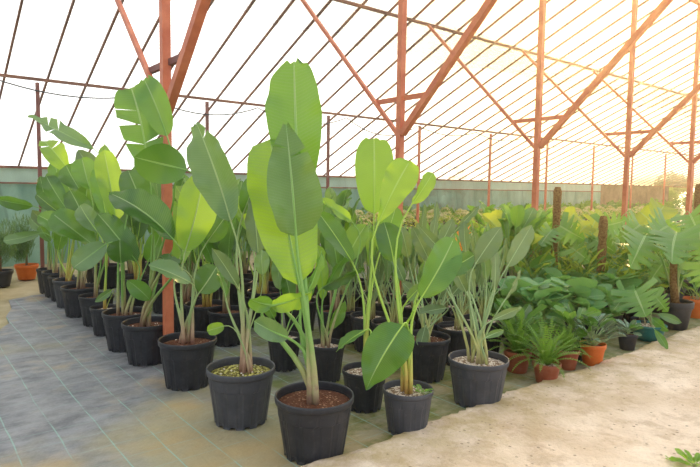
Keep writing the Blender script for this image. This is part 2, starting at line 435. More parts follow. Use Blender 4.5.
def path_mat():
    t = NT('sandy_concrete'); p = t.pos()
    n = t.noise(p, 1.7, 6, .6)
    col = t.mix(t.ramp(n, [(.32, 0.0), (.66, 1.0)]), (.60,.46,.32), (.80,.66,.51))
    col = t.mix(t.math('MULTIPLY', t.ramp(t.noise(p, 5, 6, .7), [(.48, 0.0), (.62, 1.0)]), .6), col, (.46,.33,.21))
    y = t.n('SeparateXYZ', i_0=p).outputs[1]
    e = t.n('MapRange', i_0=y, i_1=1.7, i_2=2.6).outputs[0]
    col = t.mix(t.math('MULTIPLY', e, t.ramp(t.noise(p, 4.5, 5, .65), [(.40, 0.0), (.62, .75)])), col, (.40, .29, .10))
    sp = t.n('TexVoronoi', i_Vector=p, i_Scale=24)
    rn = t.n('SeparateXYZ', i_0=sp.outputs['Color']).outputs[0]
    dot = t.math('MULTIPLY', t.math('LESS_THAN', sp.outputs['Distance'], .22), t.math('GREATER_THAN', rn, .82))
    col = t.mix(t.math('MULTIPLY', dot, .6), col, (.16, .11, .06))
    h = t.math('ADD', t.math('MULTIPLY', t.noise(p, 9, 6, .6), 1.0), t.math('MULTIPLY', t.noise(p, 50, 4), .5))
    return t.surf(t.pbsdf(col, .88, .25, t.bump(h, .8, .035)))

def grid_sheet(name, x0, x1, y0, y1, z, nx, ny, amp, mat, rng):
    mb = MB(); vs = []; fs = []
    for j in range(ny + 1):
        for i in range(nx + 1):
            vs.append((x0 + (x1 - x0) * i / nx, y0 + (y1 - y0) * j / ny, z + rng.uniform(-amp, amp)))
    for j in range(ny):
        for i in range(nx):
            a = j * (nx + 1) + i; fs.append((a, a + 1, a + nx + 2, a + nx + 1))
    mb.add(vs, fs); o = mb.build(name, mat, None, True); o['kind'] = 'structure'; return o
rg = random.Random(3)
grid_sheet('ground', X0 - 20, X1 + 30, Y0 - 8, EY + 30, -.02, 8, 8, 0, earth_mat(), rg)
mb = MB(); rr_ = random.Random(2); far = [(X0, 6.75)]
far += [(X0 + (.62 - X0) * k / 14, 6.7 + rr_.uniform(-.07, .07)) for k in range(1, 15)] + [(.82, 6.95), (.88, 7.25), (1.0, 7.5), (1.02, 7.9), (1.15, 8.4), (1.2, 9.0)] + [(1.5 + .5 * k, 9.15 + rr_.uniform(-.1, .1)) for k in range(74)]
vs = []; fs = []
for (x, y) in far: vs += [(x, 2.2, 0), (x, y, 0), (x, y + .005, -.019)]
for k in range(len(far) - 1): a = k * 3; fs += [(a, a + 3, a + 4, a + 1), (a + 1, a + 4, a + 5, a + 2)]
mb.add(vs, fs); fl = mb.build('floor', floor_mat()); fl['kind'] = 'structure'
# raised concrete path with a broken edge
mb = MB(); nx = 420; ys = [Y0, 0, 1.6, 2.2]; prof = []
xs = [X0 + (14.0 - X0) * i / nx for i in range(nx + 1)] + [20, X1]
def edge(x):
    return 2.575 + .022 * math.sin(x * 2.1) + .012 * math.sin(x * 7.3 + 1) + rg.uniform(-.012, .012) - max(0, (1.7 - x)) * .08
vs = []; fs = []
for x in xs:
    e = edge(x)
    for (y, z) in ((Y0, .05), (0, .05), (1.2, .05), (2.0, .052), (e - .06, .05), (e - .015 + rg.uniform(-.008, .004), .043), (e + rg.uniform(-.004, .01), .02), (e + .012, -.019)):
        vs.append((x, y, z + (rg.uniform(-.004, .004) if 0 < y < 2.5 and z > .04 else 0)))
for i in range(len(xs) - 1):
    for j in range(7):
        a = i * 8 + j; fs.append((a, a + 8, a + 9, a + 1))
mb.add(vs, fs); pth = mb.build('concrete_path', path_mat(), None, True); pth['kind'] = 'structure'

# rear wall: clouded greenish sheeting
def sheet_mat():
    t = NT('clouded_green_sheeting'); p = t.pos(); s = t.n('SeparateXYZ', i_0=p); x = s.outputs[0]; z = s.outputs[2]
    st = t.n('Mapping', i_Vector=p); st.inputs['Scale'].default_value = (2.2, 1, .8)
    col = t.mix(t.ramp(t.noise(st.outputs[0], 1.1, 5), [(.32, 0.0), (.68, 1.0)]), (.14,.28,.23), (.36,.53,.46))
    col = t.mix(t.math('MULTIPLY', t.ramp(t.noise(p, 2.6, 6, .7), [(.48, 0.0), (.7, 1.0)]), .6), col, (.20, .30, .20))
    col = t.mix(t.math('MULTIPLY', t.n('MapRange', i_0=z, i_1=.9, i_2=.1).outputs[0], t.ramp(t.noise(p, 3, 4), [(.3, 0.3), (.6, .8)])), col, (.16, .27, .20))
    g = t.math('SUBTRACT', 1.0, t.n('MapRange', i_0=t.math('ABSOLUTE', t.math('SUBTRACT', x, 14.0)), i_1=.3, i_2=2.6).outputs[0])
    col = t.mix(t.math('MULTIPLY', g, t.ramp(t.noise(p, 2.0, 6, .7), [(.42, 0.0), (.6, .8)])), col, (.16, .15, .09))
    ln = t.math('LESS_THAN', t.math('FRACT', t.math('DIVIDE', t.math('ADD', x, t.math('MULTIPLY', z, .2)), .95)), .05)
    col = t.mix(t.math('MULTIPLY', ln, .5), col, (.13, .20, .16))
    tb = t.n('MapRange', i_0=z, i_1=1.60, i_2=1.64).outputs[0]
    col = t.mix(t.math('MULTIPLY', tb, .45), col, (.62, .70, .64))
    a = t.pbsdf(col, .5, .3); b = t.n('BsdfTranslucent', i_Color=t.mix(.3, col, (.7, .85, .75))).outputs[0]
    return t.surf(t.n('MixShader', i_0=.38, i_1=a, i_2=b).outputs[0])
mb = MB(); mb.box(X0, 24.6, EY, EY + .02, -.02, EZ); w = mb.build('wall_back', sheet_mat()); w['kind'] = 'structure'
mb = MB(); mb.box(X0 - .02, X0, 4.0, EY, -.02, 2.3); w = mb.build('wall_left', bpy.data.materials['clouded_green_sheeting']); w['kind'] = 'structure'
brm = simple('reed_screen', (.17, .115, .07), (.30, .21, .13), 3, .8, .2, .5, .02)
mb = MB(); mb.box(24.62, 31.6, EY, EY + .04, -.02, 1.95); w = mb.build('wall_right', brm); w['kind'] = 'structure'
tn = [0]
def trim(a, b, w, h, mat):
    tn[0] += 1; m = MB(); m.bar(a, b, w, h); o = m.build('trim_%d' % tn[0], mat); o['kind'] = 'structure'; return o
trim((X0, EY - .03, EZ), (X1, EY - .03, EZ), .045, .05, M['rafter'])
trim((X0, EY - .04, 1.62), (24.6, EY - .04, 1.62), .03, .03, M['rafter'])
trim((X0, 9.92, roof_z(9.92) - .05), (X1, 9.92, roof_z(9.92) - .05), .04, .045, M['rafter'])
trim((X0, 7.11, roof_z(7.11) - .05), (X1, 7.11, roof_z(7.11) - .05), .04, .045, M['rafter'])
trim((X0, RY, RZ - .08), (X1, RY, RZ - .08), .08, .08, M['rust'])
trim((X0, 2.61, roof_z(2.61) - .05), (X1, 2.61, roof_z(2.61) - .05), .04, .045, M['rafter'])
x = 1.382 - .5685 * 9
while x < X1:
    trim((x, EY, EZ + .01), (x, RY, RZ + .01), .028, .035, M['rafter'])
    trim((x, Y0, roof_z(Y0) + .01), (x, RY, RZ + .01), .028, .035, M['rafter'])
    x += .5685
# roof film
def film_mat(name, opac, tint, dark=0.0):
    t = NT(name); p = t.pos(); s = t.n('SeparateXYZ', i_0=p); x = s.outputs[0]; y = s.outputs[1]
    st = t.n('Mapping', i_Vector=p); st.inputs['Scale'].default_value = (.5, 3, 3)
    n = t.noise(st.outputs[0], .8, 4)
    op = t.math('ADD', opac, t.math('MULTIPLY', t.math('SUBTRACT', n, .5), .2))
    g = t.math('SUBTRACT', 1.0, t.n('MapRange', i_0=t.math('ABSOLUTE', t.math('SUBTRACT', x, 14.3)), i_1=.5, i_2=3.5).outputs[0])
    g = t.math('MULTIPLY', g, t.n('MapRange', i_0=y, i_1=10.3, i_2=12.5).outputs[0])
    g = t.math('MULTIPLY', g, t.ramp(t.noise(p, 2.2, 6, .7), [(.40, 0.0), (.6, .85)]))
    g2 = t.math('MULTIPLY', t.n('MapRange', i_0=x, i_1=24, i_2=28).outputs[0], t.n('MapRange', i_0=y, i_1=11.5, i_2=12.6).outputs[0])
    g = t.math('MAXIMUM', g, t.math('MULTIPLY', g2, .7))
    tr = t.n('BsdfTransparent', i_Color=t.mix(g, tint, (.42, .36, .22))).outputs[0]
    tl = t.n('BsdfTranslucent', i_Color=t.mix(g, (.9, .9, .88), (.35, .28, .15))).outputs[0]
    df = t.n('BsdfDiffuse', i_Color=(.8, .8, .78, 1)).outputs[0]
    sh = t.n('MixShader', i_0=.3, i_1=tl, i_2=df).outputs[0]
    return t.surf(t.n('MixShader', i_0=op, i_1=tr, i_2=sh).outputs[0])
fm = film_mat('clouded_roof_film', .22, (.97, .97, .97))
mb = MB(); mb.add([(X0, EY + .05, EZ + .04), (X1, EY + .05, EZ + .04), (X1, RY, RZ + .045), (X0, RY, RZ + .045), (X0, Y0, roof_z(Y0) + .04), (X1, Y0, roof_z(Y0) + .04)], [(0, 1, 2, 3), (3, 2, 5, 4)])
ce = mb.build('ceiling', fm); ce['kind'] = 'structure'
# shade cloth lying along the upper purlin
def net_mat():
    t = NT('grey_shade_net'); p = t.pos()
    mp = t.n('Mapping', i_Vector=p); mp.inputs['Scale'].default_value = (1, 1, 1)
    s = t.n('SeparateXYZ', i_0=p)
    st = t.n('Mapping', i_Vector=p); st.inputs['Scale'].default_value = (1, 5, 5)
    op = t.math('MULTIPLY', t.ramp(t.noise(st.outputs[0], 5, 6, .7), [(.35, .5), (.65, 1.0)]), .5)
    tr = t.n('BsdfTransparent', i_Color=(.93, .95, .94, 1)).outputs[0]
    df = t.n('BsdfDiffuse', i_Color=(.55, .58, .56, 1)).outputs[0]
    return t.surf(t.n('MixShader', i_0=op, i_1=tr, i_2=df).outputs[0])
mb = MB(); nx = 60; vs = []; fs = []; rn = random.Random(5)
for i in range(nx + 1):
    xx = X0 + (X1 - X0) * i / nx; w0 = 7.15 + rn.uniform(-.05, .05); w1 = 8.0 + rn.uniform(-.12, .12)
    for y in (w0, (w0 + w1) / 2, w1): vs.append((xx, y, roof_z(y) + .07))
for i in range(nx):
    for j in range(2): a = i * 3 + j; fs.append((a, a + 3, a + 4, a + 1))
mb.add(vs, fs); o = mb.build('shade_net', net_mat()); tag(o, 'grey shade net strip lying on the roof film along the upper purlin', 'shade net')

# ------------------------------------------------------------------ posts
ordw = ['nearest red steel post, in front of the black pots at left', 'second red steel post, behind the tall light-green leaves at centre', 'third red steel post, rising from the foliage beside the fibre pole',
        'fourth red steel post, behind the split-leaf plants at right', 'fifth red steel post, at the right edge of the picture']
for k in range(5):
    X = 1.859 + 2.77 * k
    t = thing('roof_post', ordw[k] + ', with forked braces', 'post', (X, RY, 0), 0, 'forked red posts of the middle row')
    b = MB(); b.bar((0, 0, -.018), (0, 0, RZ - .12), .072, .072, V((0, 1, 0))); b.build('post', M['rust'], t)
    for s, w in ((1, .042), (-1, .072)):
        e = 2.25 * s; b = MB(); b.bar((0, .04 * s, 2.24), (0, e, roof_z(RY + e) - .06), w, w, V((1, 0, 0))); b.build('brace', M['rust'], t)
    b = MB(); b.bar((.03, .46, 2.65), (.03, -.44, 2.65), .04, .055); b.build('cross_strut', M['rust_dk'] if k == 0 else M['rust'], t)
# the row of thin posts below the lower purlin
for k in range(11):
    X = 1.795 + 2.77 * k
    nm = 'at the left edge of the pot row' if k == 0 else None
    lab = ['thin brown post beside the farthest black pots at left', 'thin brown post behind the tall pale leaf', 'thin brown post right of the tallest leaf', 'thin brown post just right of the second red post',
           'thin brown post midway between the second and third red posts', 'thin brown post just right of the third red post', 'thin brown post left of the fourth red post',
           'thin brown post just left of the brown screen wall', 'thin brown post just right of the fourth red post', 'thin brown post in front of the brown screen wall', 'thin brown post next to the right-hand red post'][k]
    b = MB(); b.bar((0, 0, -.018), (0, 0, roof_z(9.92) - .1), .05, .05, V((0, 1, 0)))
    o = b.build('purlin_post', M['rust_dk'] if k < 3 else M['rust']); o.location = (X, 9.92, 0)
    tag(o, lab, 'post', 'thin posts under the lower purlin')
# cable
b = MB(); pts = []; rc = random.Random(8); xx = -1.0
zc = roof_z(9.92) - .09
while xx < 16:
    for i in range(12):
        t_ = i / 12; pts.append((xx + 2.2 * t_, 9.88, zc - .02 - .30 * 4 * t_ * (1 - t_) * (.5 + .5 * ((int(xx * 3) % 3) / 2))))
    xx += 2.2
b.tube(pts, .011, 5); tag(b.build('cable', M['cable'], None, True), 'black cable sagging below the thin lower roof purlin', 'cable')

# ------------------------------------------------------------------ light
w = bpy.data.worlds.new('sky'); scene.world = w; w.use_nodes = True; nt = w.node_tree; nt.nodes.clear()
SUN = ray(615, 15).normalized()
o_ = nt.nodes.new('ShaderNodeOutputWorld'); bg = nt.nodes.new('ShaderNodeBackground')
tc = nt.nodes.new('ShaderNodeTexCoord'); dp = nt.nodes.new('ShaderNodeVectorMath'); dp.operation = 'DOT_PRODUCT'
dp.inputs[1].default_value = SUN; nt.links.new(tc.outputs['Generated'], dp.inputs[0])
rp = nt.nodes.new('ShaderNodeValToRGB'); nt.links.new(dp.outputs['Value'], rp.inputs[0])
e = rp.color_ramp.elements
stops = [(0.0, (.46, .50, .56)), (.35, (.76, .79, .82)), (.80, (.84, .84, .82)), (.90, (.98, .95, .88)), (.95, (1.0, .90, .70)), (.985, (1.0, .80, .42)), (1.0, (1.0, .88, .50))]
while len(e) < len(stops): e.new(.5)
for k, (p_, c) in enumerate(stops): e[k].position = p_; e[k].color = c + (1,)
nt.links.new(rp.outputs[0], bg.inputs[0]); bg.inputs[1].default_value = 2.7
nt.links.new(bg.outputs[0], o_.inputs[0])
sd = bpy.data.lights.new('sun', 'SUN'); so = bpy.data.objects.new('sun', sd); COL.objects.link(so)
sd.energy = 7.0; sd.color = (1.0, .66, .26); sd.angle = R(12)
so.rotation_euler = SUN.to_track_quat('Z', 'Y').to_euler()
scene.view_settings.view_transform = 'Standard'; scene.view_settings.look = 'None'
scene.view_settings.exposure = 0.0; scene.view_settings.gamma = 1.0

# thin warm haze volume, added to imitate the sun flare's golden glow
t = NT('sun_glow_haze'); vs_ = t.n('VolumeScatter', i_Color=(1.0, .95, .85), i_Density=HAZE, i_Anisotropy=.86)
t.t.links.new(vs_.outputs[0], t.out.inputs[1])
mb = MB(); mb.box(X0 - 1.5, X1 + 12, Y0 - 1, EY + 9, -.6, 7.5)
hz = mb.build('haze', t.m); tag(hz, 'thin haze volume added to give the warm glow of the sun flare', 'haze', None, 'stuff')
# ================================================================== potted plants placed one by one
def pot_plant(name, label, px, pyc, R0, H, soil='soil', mat='pot', style='nursery', group=None, chips=0, cat='potted plant'):
    # px, pyc: pixel of the centre of the pot's foot on the ground
    g = ground(px, pyc); t = thing(name, label, cat, (g.x, g.y, 0), 0, group)
    rr = random.Random(int(px * 7 + pyc)); t['_z'] = 0.0
    zs = pot_parts(t, R0, H, mat, soil, style, chips, rr)
    del t['_z']
    return t, zs, dist(g), rr
def hero(t, zs, d, rr, leaves, stalk='stalk', r0=.017, r1=.006):
    o = V(t.location); wm_big = r0 > .0175 or stalk == 'stalk_g'
    for i, L in enumerate(leaves):
        bx, by, tx, ty, w, db, dt, roll, mat = L[:9]; kw = dict(L[9]) if len(L) > 9 else {}
        B = at(bx, by, d + db); T = at(tx, ty, d + dt); mid = (B + T) / 2
        axn = (T - B).normalized(); nrm = view_normal(mid, roll, axn)
        wm = w / F * (mid - CAM).dot(ray(350, 233).normalized())
        a = rr.uniform(0, 6.28); q = rr.uniform(.01, .075) if wm_big else rr.uniform(0, .04)
        p0 = V((math.cos(a) * q, math.sin(a) * q, zs - .01)) if 'p0' not in kw else V(kw.pop('p0'))
        st = kw.pop('stalk', stalk); kw.setdefault('up', .3)
        leaf(t, p0, B - o, T - o, wm, nrm, mat, stalk=st, rng=rr, r0=kw.pop('r0', r0), r1=kw.pop('r1', r1), **kw)

BP = 'bird_of_paradise_plant'
# --- front plant
t, zs, d, rr = pot_plant(BP, 'tallest banana-leaved plant, in the frontmost black pot of brown bark soil', 314, 452, .238, .362, 'soil', 'pot', chips=0)
hero(t, zs, d, rr, [
 (300,205,294,60, 57, .12,.22, -8,'mid',dict(shape='topwide',blunt=.02,wave=.03,cup=.22,rows=24,sb=.0,twist=.5)),
 (296,236,286,124,56,-.06,-.03, 10,'olive',dict(shape='lowwide',tears=((.70,.04),(-.78,.03)),blunt=.04,wave=.04,cup=.3,rows=24,sb=0.0,twist=.6)),
 (299,284,270,139,70, .02,.12, 22,'bright',dict(shape='broad',sb=-.03,twist=.2,wave=.03,cup=.2,rows=20)),
 (270,306,312,291,26,-.05,.05, 40,'bright',dict(bend=.12,cup=.35,up=.45)),
 (271,305,250,299,22,-.05,-.12,-30,'mid',dict(bend=.15,cup=.3,up=.45)),
 (288,338,254,321,22,-.02,-.1, 0,'pale',dict(up=.6)),
 (304,300,322,250,14, .10,.16, 55,'mid',dict(shape='lance')),
], stalk='stalk', r0=.024, r1=.0085)
# --- second plant
t, zs, d, rr = pot_plant(BP, 'plant with one long pointed grey-green leaf, in a black pot of mossy soil', 241, 420, .232, .38, 'soil_moss', 'pot_grey', chips=50)
hero(t, zs, d, rr, [
 (231,222,196,122, 44, .05,.22,-18,'pale',dict(shape='tapered',cup=.4,wave=.04,rows=22,tears=((.82,.03),),blunt=.01)),
 (258,254,252,197, 26, .25,.3, 20,'grey',dict(shape='oval')),
 (243,214,257,176, 22, .3,.35, 0,'dark',dict(shape='oval')),
 (239,290,212,248, 18, .02,-.08, 30,'grey',dict(shape='lance')),
 (263,275,262,250, 16, .1,.12, 0,'pale',dict(shape='oval',r0=.008,r1=.003)),
 (224,326,207,331, 13, -.05,-.1, 0,'bright',dict(r0=.008,r1=.003,bend=.1)),
 (249,232,232,196, 22, .35,.4, 25,'bright',dict(shape='oval')),
 (226,300,214,262, 12, .1,.1, 60,'mid',dict(shape='lance')),
], stalk='stalk_red', r0=.019, r1=.0065)
# --- third
t, zs, d, rr = pot_plant(BP, 'plant with a broad bright upright leaf, in the pot right of the nearest red post', 188, 384, .228, .38, 'soil', 'pot', chips=6)
hero(t, zs, d, rr, [
 (185,252,204,173, 40, -.02,.1, 8,'bright',dict(shape='oval',cup=.25,wave=.03,rows=20)),
 (191,283,148,265, 26, -.05,-.15, 48,'pale',dict(shape='tapered',bend=.10,cup=.35)),
 (187,272,157,257, 20, .08,-.02, 60,'dark',dict(shape='tapered',bend=.1)),
 (199,293,217,266, 29, -.02,.05, 0,'dark',dict(shape='oval',cup=.3)),
 (207,242,226,216, 24, .3,.35, 0,'dark',dict(shape='oval')),
 (176,272,200,214, 22, .25,.3, -20,'mid',dict(shape='oval')),
], stalk='stalk_red', r0=.018, r1=.006)
# --- fourth
t, zs, d, rr = pot_plant(BP, 'very tall plant with a big torn leaf, in the pot behind the nearest red post', 148, 361, .222, .37, 'soil', 'pot', chips=25)
hero(t, zs, d, rr, [
 (148,168,131,87, 43, -.3,-.25, 0,'mid',dict(shape='broad',tears=((-.28,.04),(-.52,.10),(-.70,.015),(.30,.05)),cup=.2,wave=.03,rows=26,tearfrom=.15,blunt=.05)),
 (167,136,144,79, 31, -.65,-.6,-8,'mid',dict(shape='broad',cup=.28,wave=.015,rows=20,blunt=.02)),
 (187,170,134,157, 42, -.6,-.8, -5,'dark',dict(shape='oval',cup=.1,wave=.01)),
 (174,240,109,193, 38, -.62,-.5, 28,'dark',dict(shape='tapered',bend=.14,cup=.45,wave=.05,rows=20)),
 (150,300,127,280, 19, -.15,-.2, 0,'mid',dict(shape='tapered',r0=.008,r1=.003)),
 (150,222,128,170, 34, .1,.2, 15,'dark',dict(shape='oval')),
 (170,245,186,205, 26, .2,.25, 0,'mid',dict(shape='oval')),
], stalk='stalk', r0=.018, r1=.006)
# --- fifth
t, zs, d, rr = pot_plant(BP, 'plant with a folded dark spoon leaf, in the fifth black pot of the left row', 126, 348, .215, .37, 'soil', 'pot', chips=20)
hero(t, zs, d, rr, [
 (121,263,120,240, 26, -.1,-.12, 0,'dark',dict(shape='oval',cup=.45)),
 (137,262,98,214, 28, .1,.1, 20,'dark',dict(shape='oval')),
 (116,222,104,150, 26, .15,.25, 10,'bright',dict(shape='broad')),
 (132,200,150,160, 26, .15,.2, -10,'dark',dict(shape='oval')),
 (106,244,73,268, 24, -.15,-.3, 15,'pale',dict(shape='oval',bend=.1,cup=.2)),
 (148,262,162,228, 22, .1,.15, 0,'mid',dict(shape='oval')),
], stalk='stalk', r0=.018, r1=.006)
# --- the smaller and farther pots of the left row
ROW = [
 (105,334,.145,.30,'pot','small-potted young plant squeezed in left of the fifth row pot', [
   (98,232,80,205,20,0,.1,0,'pale'), (106,215,98,168,20,0,.1,0,'mid'), (112,290,95,302,8,-.1,-.2,0,'pale',dict(r0=.006,r1=.002))]),
 (97,324,.19,.34,'pot','plant with a pale drooping leaf in a black pot, sixth along the left row', [
   (104,227,75,211,20,0,-.2,20,'pale'), (95,246,52,213,30,-.1,-.2,30,'mid'), (101,205,104,143,23,.1,.2,0,'bright'), (90,190,82,158,26,.1,.2,0,'mid'), (88,230,70,190,24,.1,.1,10,'dark')]),
 (81,315,.22,.36,'pot','plant with a long torn pale leaf arching left, in a broad flared black pot', [
   (94,149,28,116,20,.1,-.2,25,'pale',dict(shape='lance',bend=.10,tears=((.55,.04),(.7,.05),(-.6,.03)),rows=22)), (80,190,66,165,24,.1,.1,0,'dark'), (97,180,78,150,22,.2,.2,0,'grey'), (72,235,38,215,24,-.1,-.2,25,'mid'), (66,208,46,176,19,-.1,-.1,0,'dark'), (84,215,88,178,20,0,0,0,'mid')]),
 (70,306,.20,.36,'pot_grey','plant with a ragged upright bright leaf, in the eighth pot of the left row', [
   (69,170,44,141,24,0,.1,0,'bright',dict(tears=((-.8,.06),(.7,.08)),rows=20,blunt=.06)), (60,213,36,194,15,0,-.1,15,'dark'), (74,205,62,165,24,.1,.1,0,'mid'), (80,240,58,218,18,0,0,20,'pale'), (58,250,64,225,14,0,0,0,'mid')]),
 (62,300,.17,.34,'pot','leafy plant in a black pot, ninth along the left row', [
   (62,190,54,160,18,.1,.1,0,'mid'), (40,233,3,241,12,-.1,-.3,10,'pale'), (55,228,44,205,16,0,0,0,'pale'), (70,225,72,190,18,.1,.1,0,'dark')]),
 (56,296,.18,.36,'pot','plant reaching a dark leaf far to the left, tenth pot of the left row', [
   (33,206,-6,199,14,-.2,-.5,-20,'dark',dict(shape='tapered')), (58,196,50,172,15,.1,.1,0,'mid'), (48,225,32,210,13,0,-.1,0,'grey'), (62,222,66,190,16,.1,.1,0,'mid'), (50,242,40,226,10,0,0,0,'mid')]),
 (49,292.5,.16,.36,'pot','farthest black pot of the left row, against the thin brown post', [
   (46,205,40,176,14,.1,.1,0,'dark'), (52,215,60,185,15,.1,.1,0,'mid'), (44,232,30,218,12,0,0,0,'pale'), (54,240,66,222,13,.1,.1,0,'mid')]),
]
for (px, py, R0, H, pm, lab, lv) in ROW:
    t, zs, d, rr = pot_plant(BP, lab, px, py, R0, H, 'soil_chip' if R0 < .19 else 'soil', pm, group=None)
    lv = [l if len(l) > 9 and 'shape' in l[9] else tuple(l[:9]) + (dict((l[9] if len(l) > 9 else {}), shape=['oval', 'broad', 'tapered'][i % 3]),) for i, l in enumerate(lv)]
    hero(t, zs, d, rr, lv, stalk=rr.choice(['stalk', 'stalk_y', 'stalk']), r0=.016, r1=.005)
# --- small pots in the middle
t, zs, d, rr = pot_plant(BP, 'young plant in a small black pot of pale chips, half behind the frontmost pot', 284, 368, .15, .30, 'soil_chip', 'pot', chips=30)
hero(t, zs, d, rr, [(274,318,262,296,14,0,-.05,0,'mid',dict(shape='oval')), (292,305,284,268,16,.1,.1,0,'dark',dict(shape='oval')), (300,312,312,276,14,.1,.1,20,'mid',dict(shape='oval')), (280,290,276,255,16,.1,.15,0,'pale',dict(shape='oval'))], r0=.010, r1=.004)
t, zs, d, rr = pot_plant(BP, 'plant with curved boat-shaped leaves, in a small black pot right of the tallest stem', 326, 379, .155, .31, 'soil_chip', 'pot', chips=30)
hero(t, zs, d, rr, [
 (322,300,317,245,15,0,0,25,'bright',dict(shape='broad',cup=.4)),
 (326,290,352,250,13,0,.05,40,'mid',dict(shape='tapered',bend=-.12,cup=.6)),
 (322,288,364,268,17,-.05,0,50,'dark',dict(shape='tapered',bend=-.12,cup=.6)),
 (352,222,313,198,16,.1,0,40,'bright',dict(shape='tapered',bend=.08,cup=.5)),
 (338,270,330,222,24,.2,.2,20,'dark',dict(shape='oval')),
 (346,262,366,225,26,.2,.3,-20,'mid',dict(shape='oval')),
 (330,330,345,300,14,.1,.1,20,'mid',dict(shape='lance')),
], r0=.013, r1=.005)
t, zs, d, rr = pot_plant(BP, 'plant with one tall upright light-green paddle leaf, in a small black pot of pale chips', 364, 407, .165, .29, 'soil_chip', 'pot', chips=60)
hero(t, zs, d, rr, [
 (374,214,374,138,39, .1,.2, 0,'fresh',dict(shape='broad',cup=.12,wave=.01,rows=22,blunt=.02)),
 (352,262,318,212,24, .2,.2, 30,'dark',dict(shape='oval')),
 (366,330,336,352,14, 0,0, 40,'mid',dict(shape='lance')),
 (381,250,396,206,24, .1,.1, 10,'mid',dict(shape='oval')),
], stalk='stalk_y', r0=.015, r1=.006)
t, zs, d, rr = pot_plant(BP, 'plant with one big leaf hanging down, in a small black pot at the path edge', 407, 430, .168, .29, 'soil_chip', 'pot_grey', chips=60)
hero(t, zs, d, rr, [
 (403,325,366,390,47, -.05,-.12, 0,'mid',dict(shape='lowwide',bend=.12,cup=-.3,up=.8,rows=22,endpull=.15,twist=.5)),
 (378,224,410,161,35, .0,.12, 14,'bright',dict(shape='paddle',cup=.3,rows=22)),
 (412,204,433,173,17, .12,.2, 30,'bright',dict(shape='broad',cup=.3)),
 (421,298,454,238,36, -.05,.08, 18,'mid',dict(shape='oval',cup=.3,rows=20)),
 (438,272,474,255,22, .05,.1, 25,'dark',dict(shape='oval',bend=.12,cup=.2)),
 (394,262,384,222,28, .15,.2, 0,'dark',dict(shape='oval')),
 (408,300,424,284,13, .1,.05, 0,'pale',dict(shape='oval')),
 (402,330,418,300,6, .0,.0, 60,'bright',dict(shape='lance')),
], stalk='stalk_y', r0=.015, r1=.0055)
# small clover weed in that pot
# --- reginae-type plant right
BR = 'crane_flower_plant'
t, zs, d, rr = pot_plant(BR, 'fan of narrow grey-green leaves in the large dark grey pot at the path edge', 477, 402, .225, .345, 'soil_chip', 'pot_grey', chips=90)
hero(t, zs, d, rr, [
 (507,267,532,225,21,.05,.15,20,'grey',dict(shape='tapered',cup=.45)),
 (476,263,501,227,22,0,.05,0,'grey',dict(shape='tapered',cup=.15)),
 (466,254,464,221,11,.1,.15,0,'grey',dict(shape='oval')),
 (494,292,494,244,11,0,.05,30,'grey',dict(shape='lance')),
 (491,321,522,307,10,-.05,-.05,0,'grey',dict(shape='lance')),
 (444,252,419,226,13,.1,.1,0,'grey',dict(shape='tapered')),
 (440,245,453,219,14,.2,.25,0,'grey',dict(shape='tapered')),
 (452,235,482,203,8,.2,.3,20,'grey',dict(shape='lance')),
 (485,338,504,330,8,-.1,-.1,0,'pale',dict(shape='oval')),
 (505,300,521,268,9,.05,.1,60,'grey',dict(shape='lance')),
 (466,292,452,262,13,.05,.0,0,'grey',dict(shape='tapered')),
 (486,280,480,240,11,.15,.2,30,'pale',dict(shape='tapered')),
 (474,300,468,262,9,.1,.1,45,'grey',dict(shape='lance')),
 (498,275,506,238,8,.15,.2,50,'grey',dict(shape='lance')),
], stalk='stalk_g', r0=.013, r1=.0045)
V_SPROUT = (t.location.x, t.location.y)
# orange flower behind it
fo = V(t.location)
def flower(parent, p):
    b = MB()
    for a, l in ((75, .16), (55, .14), (100, .13), (30, .10), (120, .09)):
        dr = (ray(350, 233).cross(V((0, 0, 1)))).normalized() * math.cos(R(a)) + V((0, 0, 1)) * math.sin(R(a))
        b.tube([p, p + dr * l * .5, p + dr * l], [.006, .016, .001], 6, .5)
    return b.build('flower', M['orangeflower'], parent, True)
p = at(458, 252, d + .5) - fo
b = MB(); b.tube(bez(V((0, 0, zs)), V((0, 0, .7)), p - V((0, 0, .2)), p, 8), .007, 6); b.build('flower_stalk', M['stalk_g'], t, True)
flower(t, p)
p = at(461, 238, d + .5) - fo; flower(t, p)
t, zs, d, rr = pot_plant(BR, 'bushy grey-leaved plant in the large black pot between the two path-edge pots', 424, 377, .215, .36, 'soil', 'pot', chips=40)
hero(t, zs, d, rr, [
 (446,308,420,313,12,-.1,-.15,10,'grey',dict(shape='oval',r1=.003)), (425,327,420,347,13,-.15,-.2,0,'grey',dict(shape='oval')),
 (430,262,412,226,16,.1,.1,0,'grey',dict(shape='tapered')), (426,258,437,200,8,.2,.3,40,'grey',dict(shape='lance')), (408,258,400,224,14,.2,.2,10,'grey',dict(shape='tapered')),
 (446,280,436,246,14,.1,.1,0,'mid',dict(shape='tapered')), (418,300,402,282,12,-.1,-.1,0,'grey',dict(shape='oval')), (452,295,470,270,12,.1,.1,20,'grey',dict(shape='tapered')),
 (416,252,424,203,9,.3,.3,30,'grey',dict(shape='lance')), (438,300,446,268,11,0,0,30,'grey',dict(shape='lance')), (404,282,388,250,12,.2,.2,20,'pale',dict(shape='tapered'))],
 stalk='stalk_g', r0=.012, r1=.004)
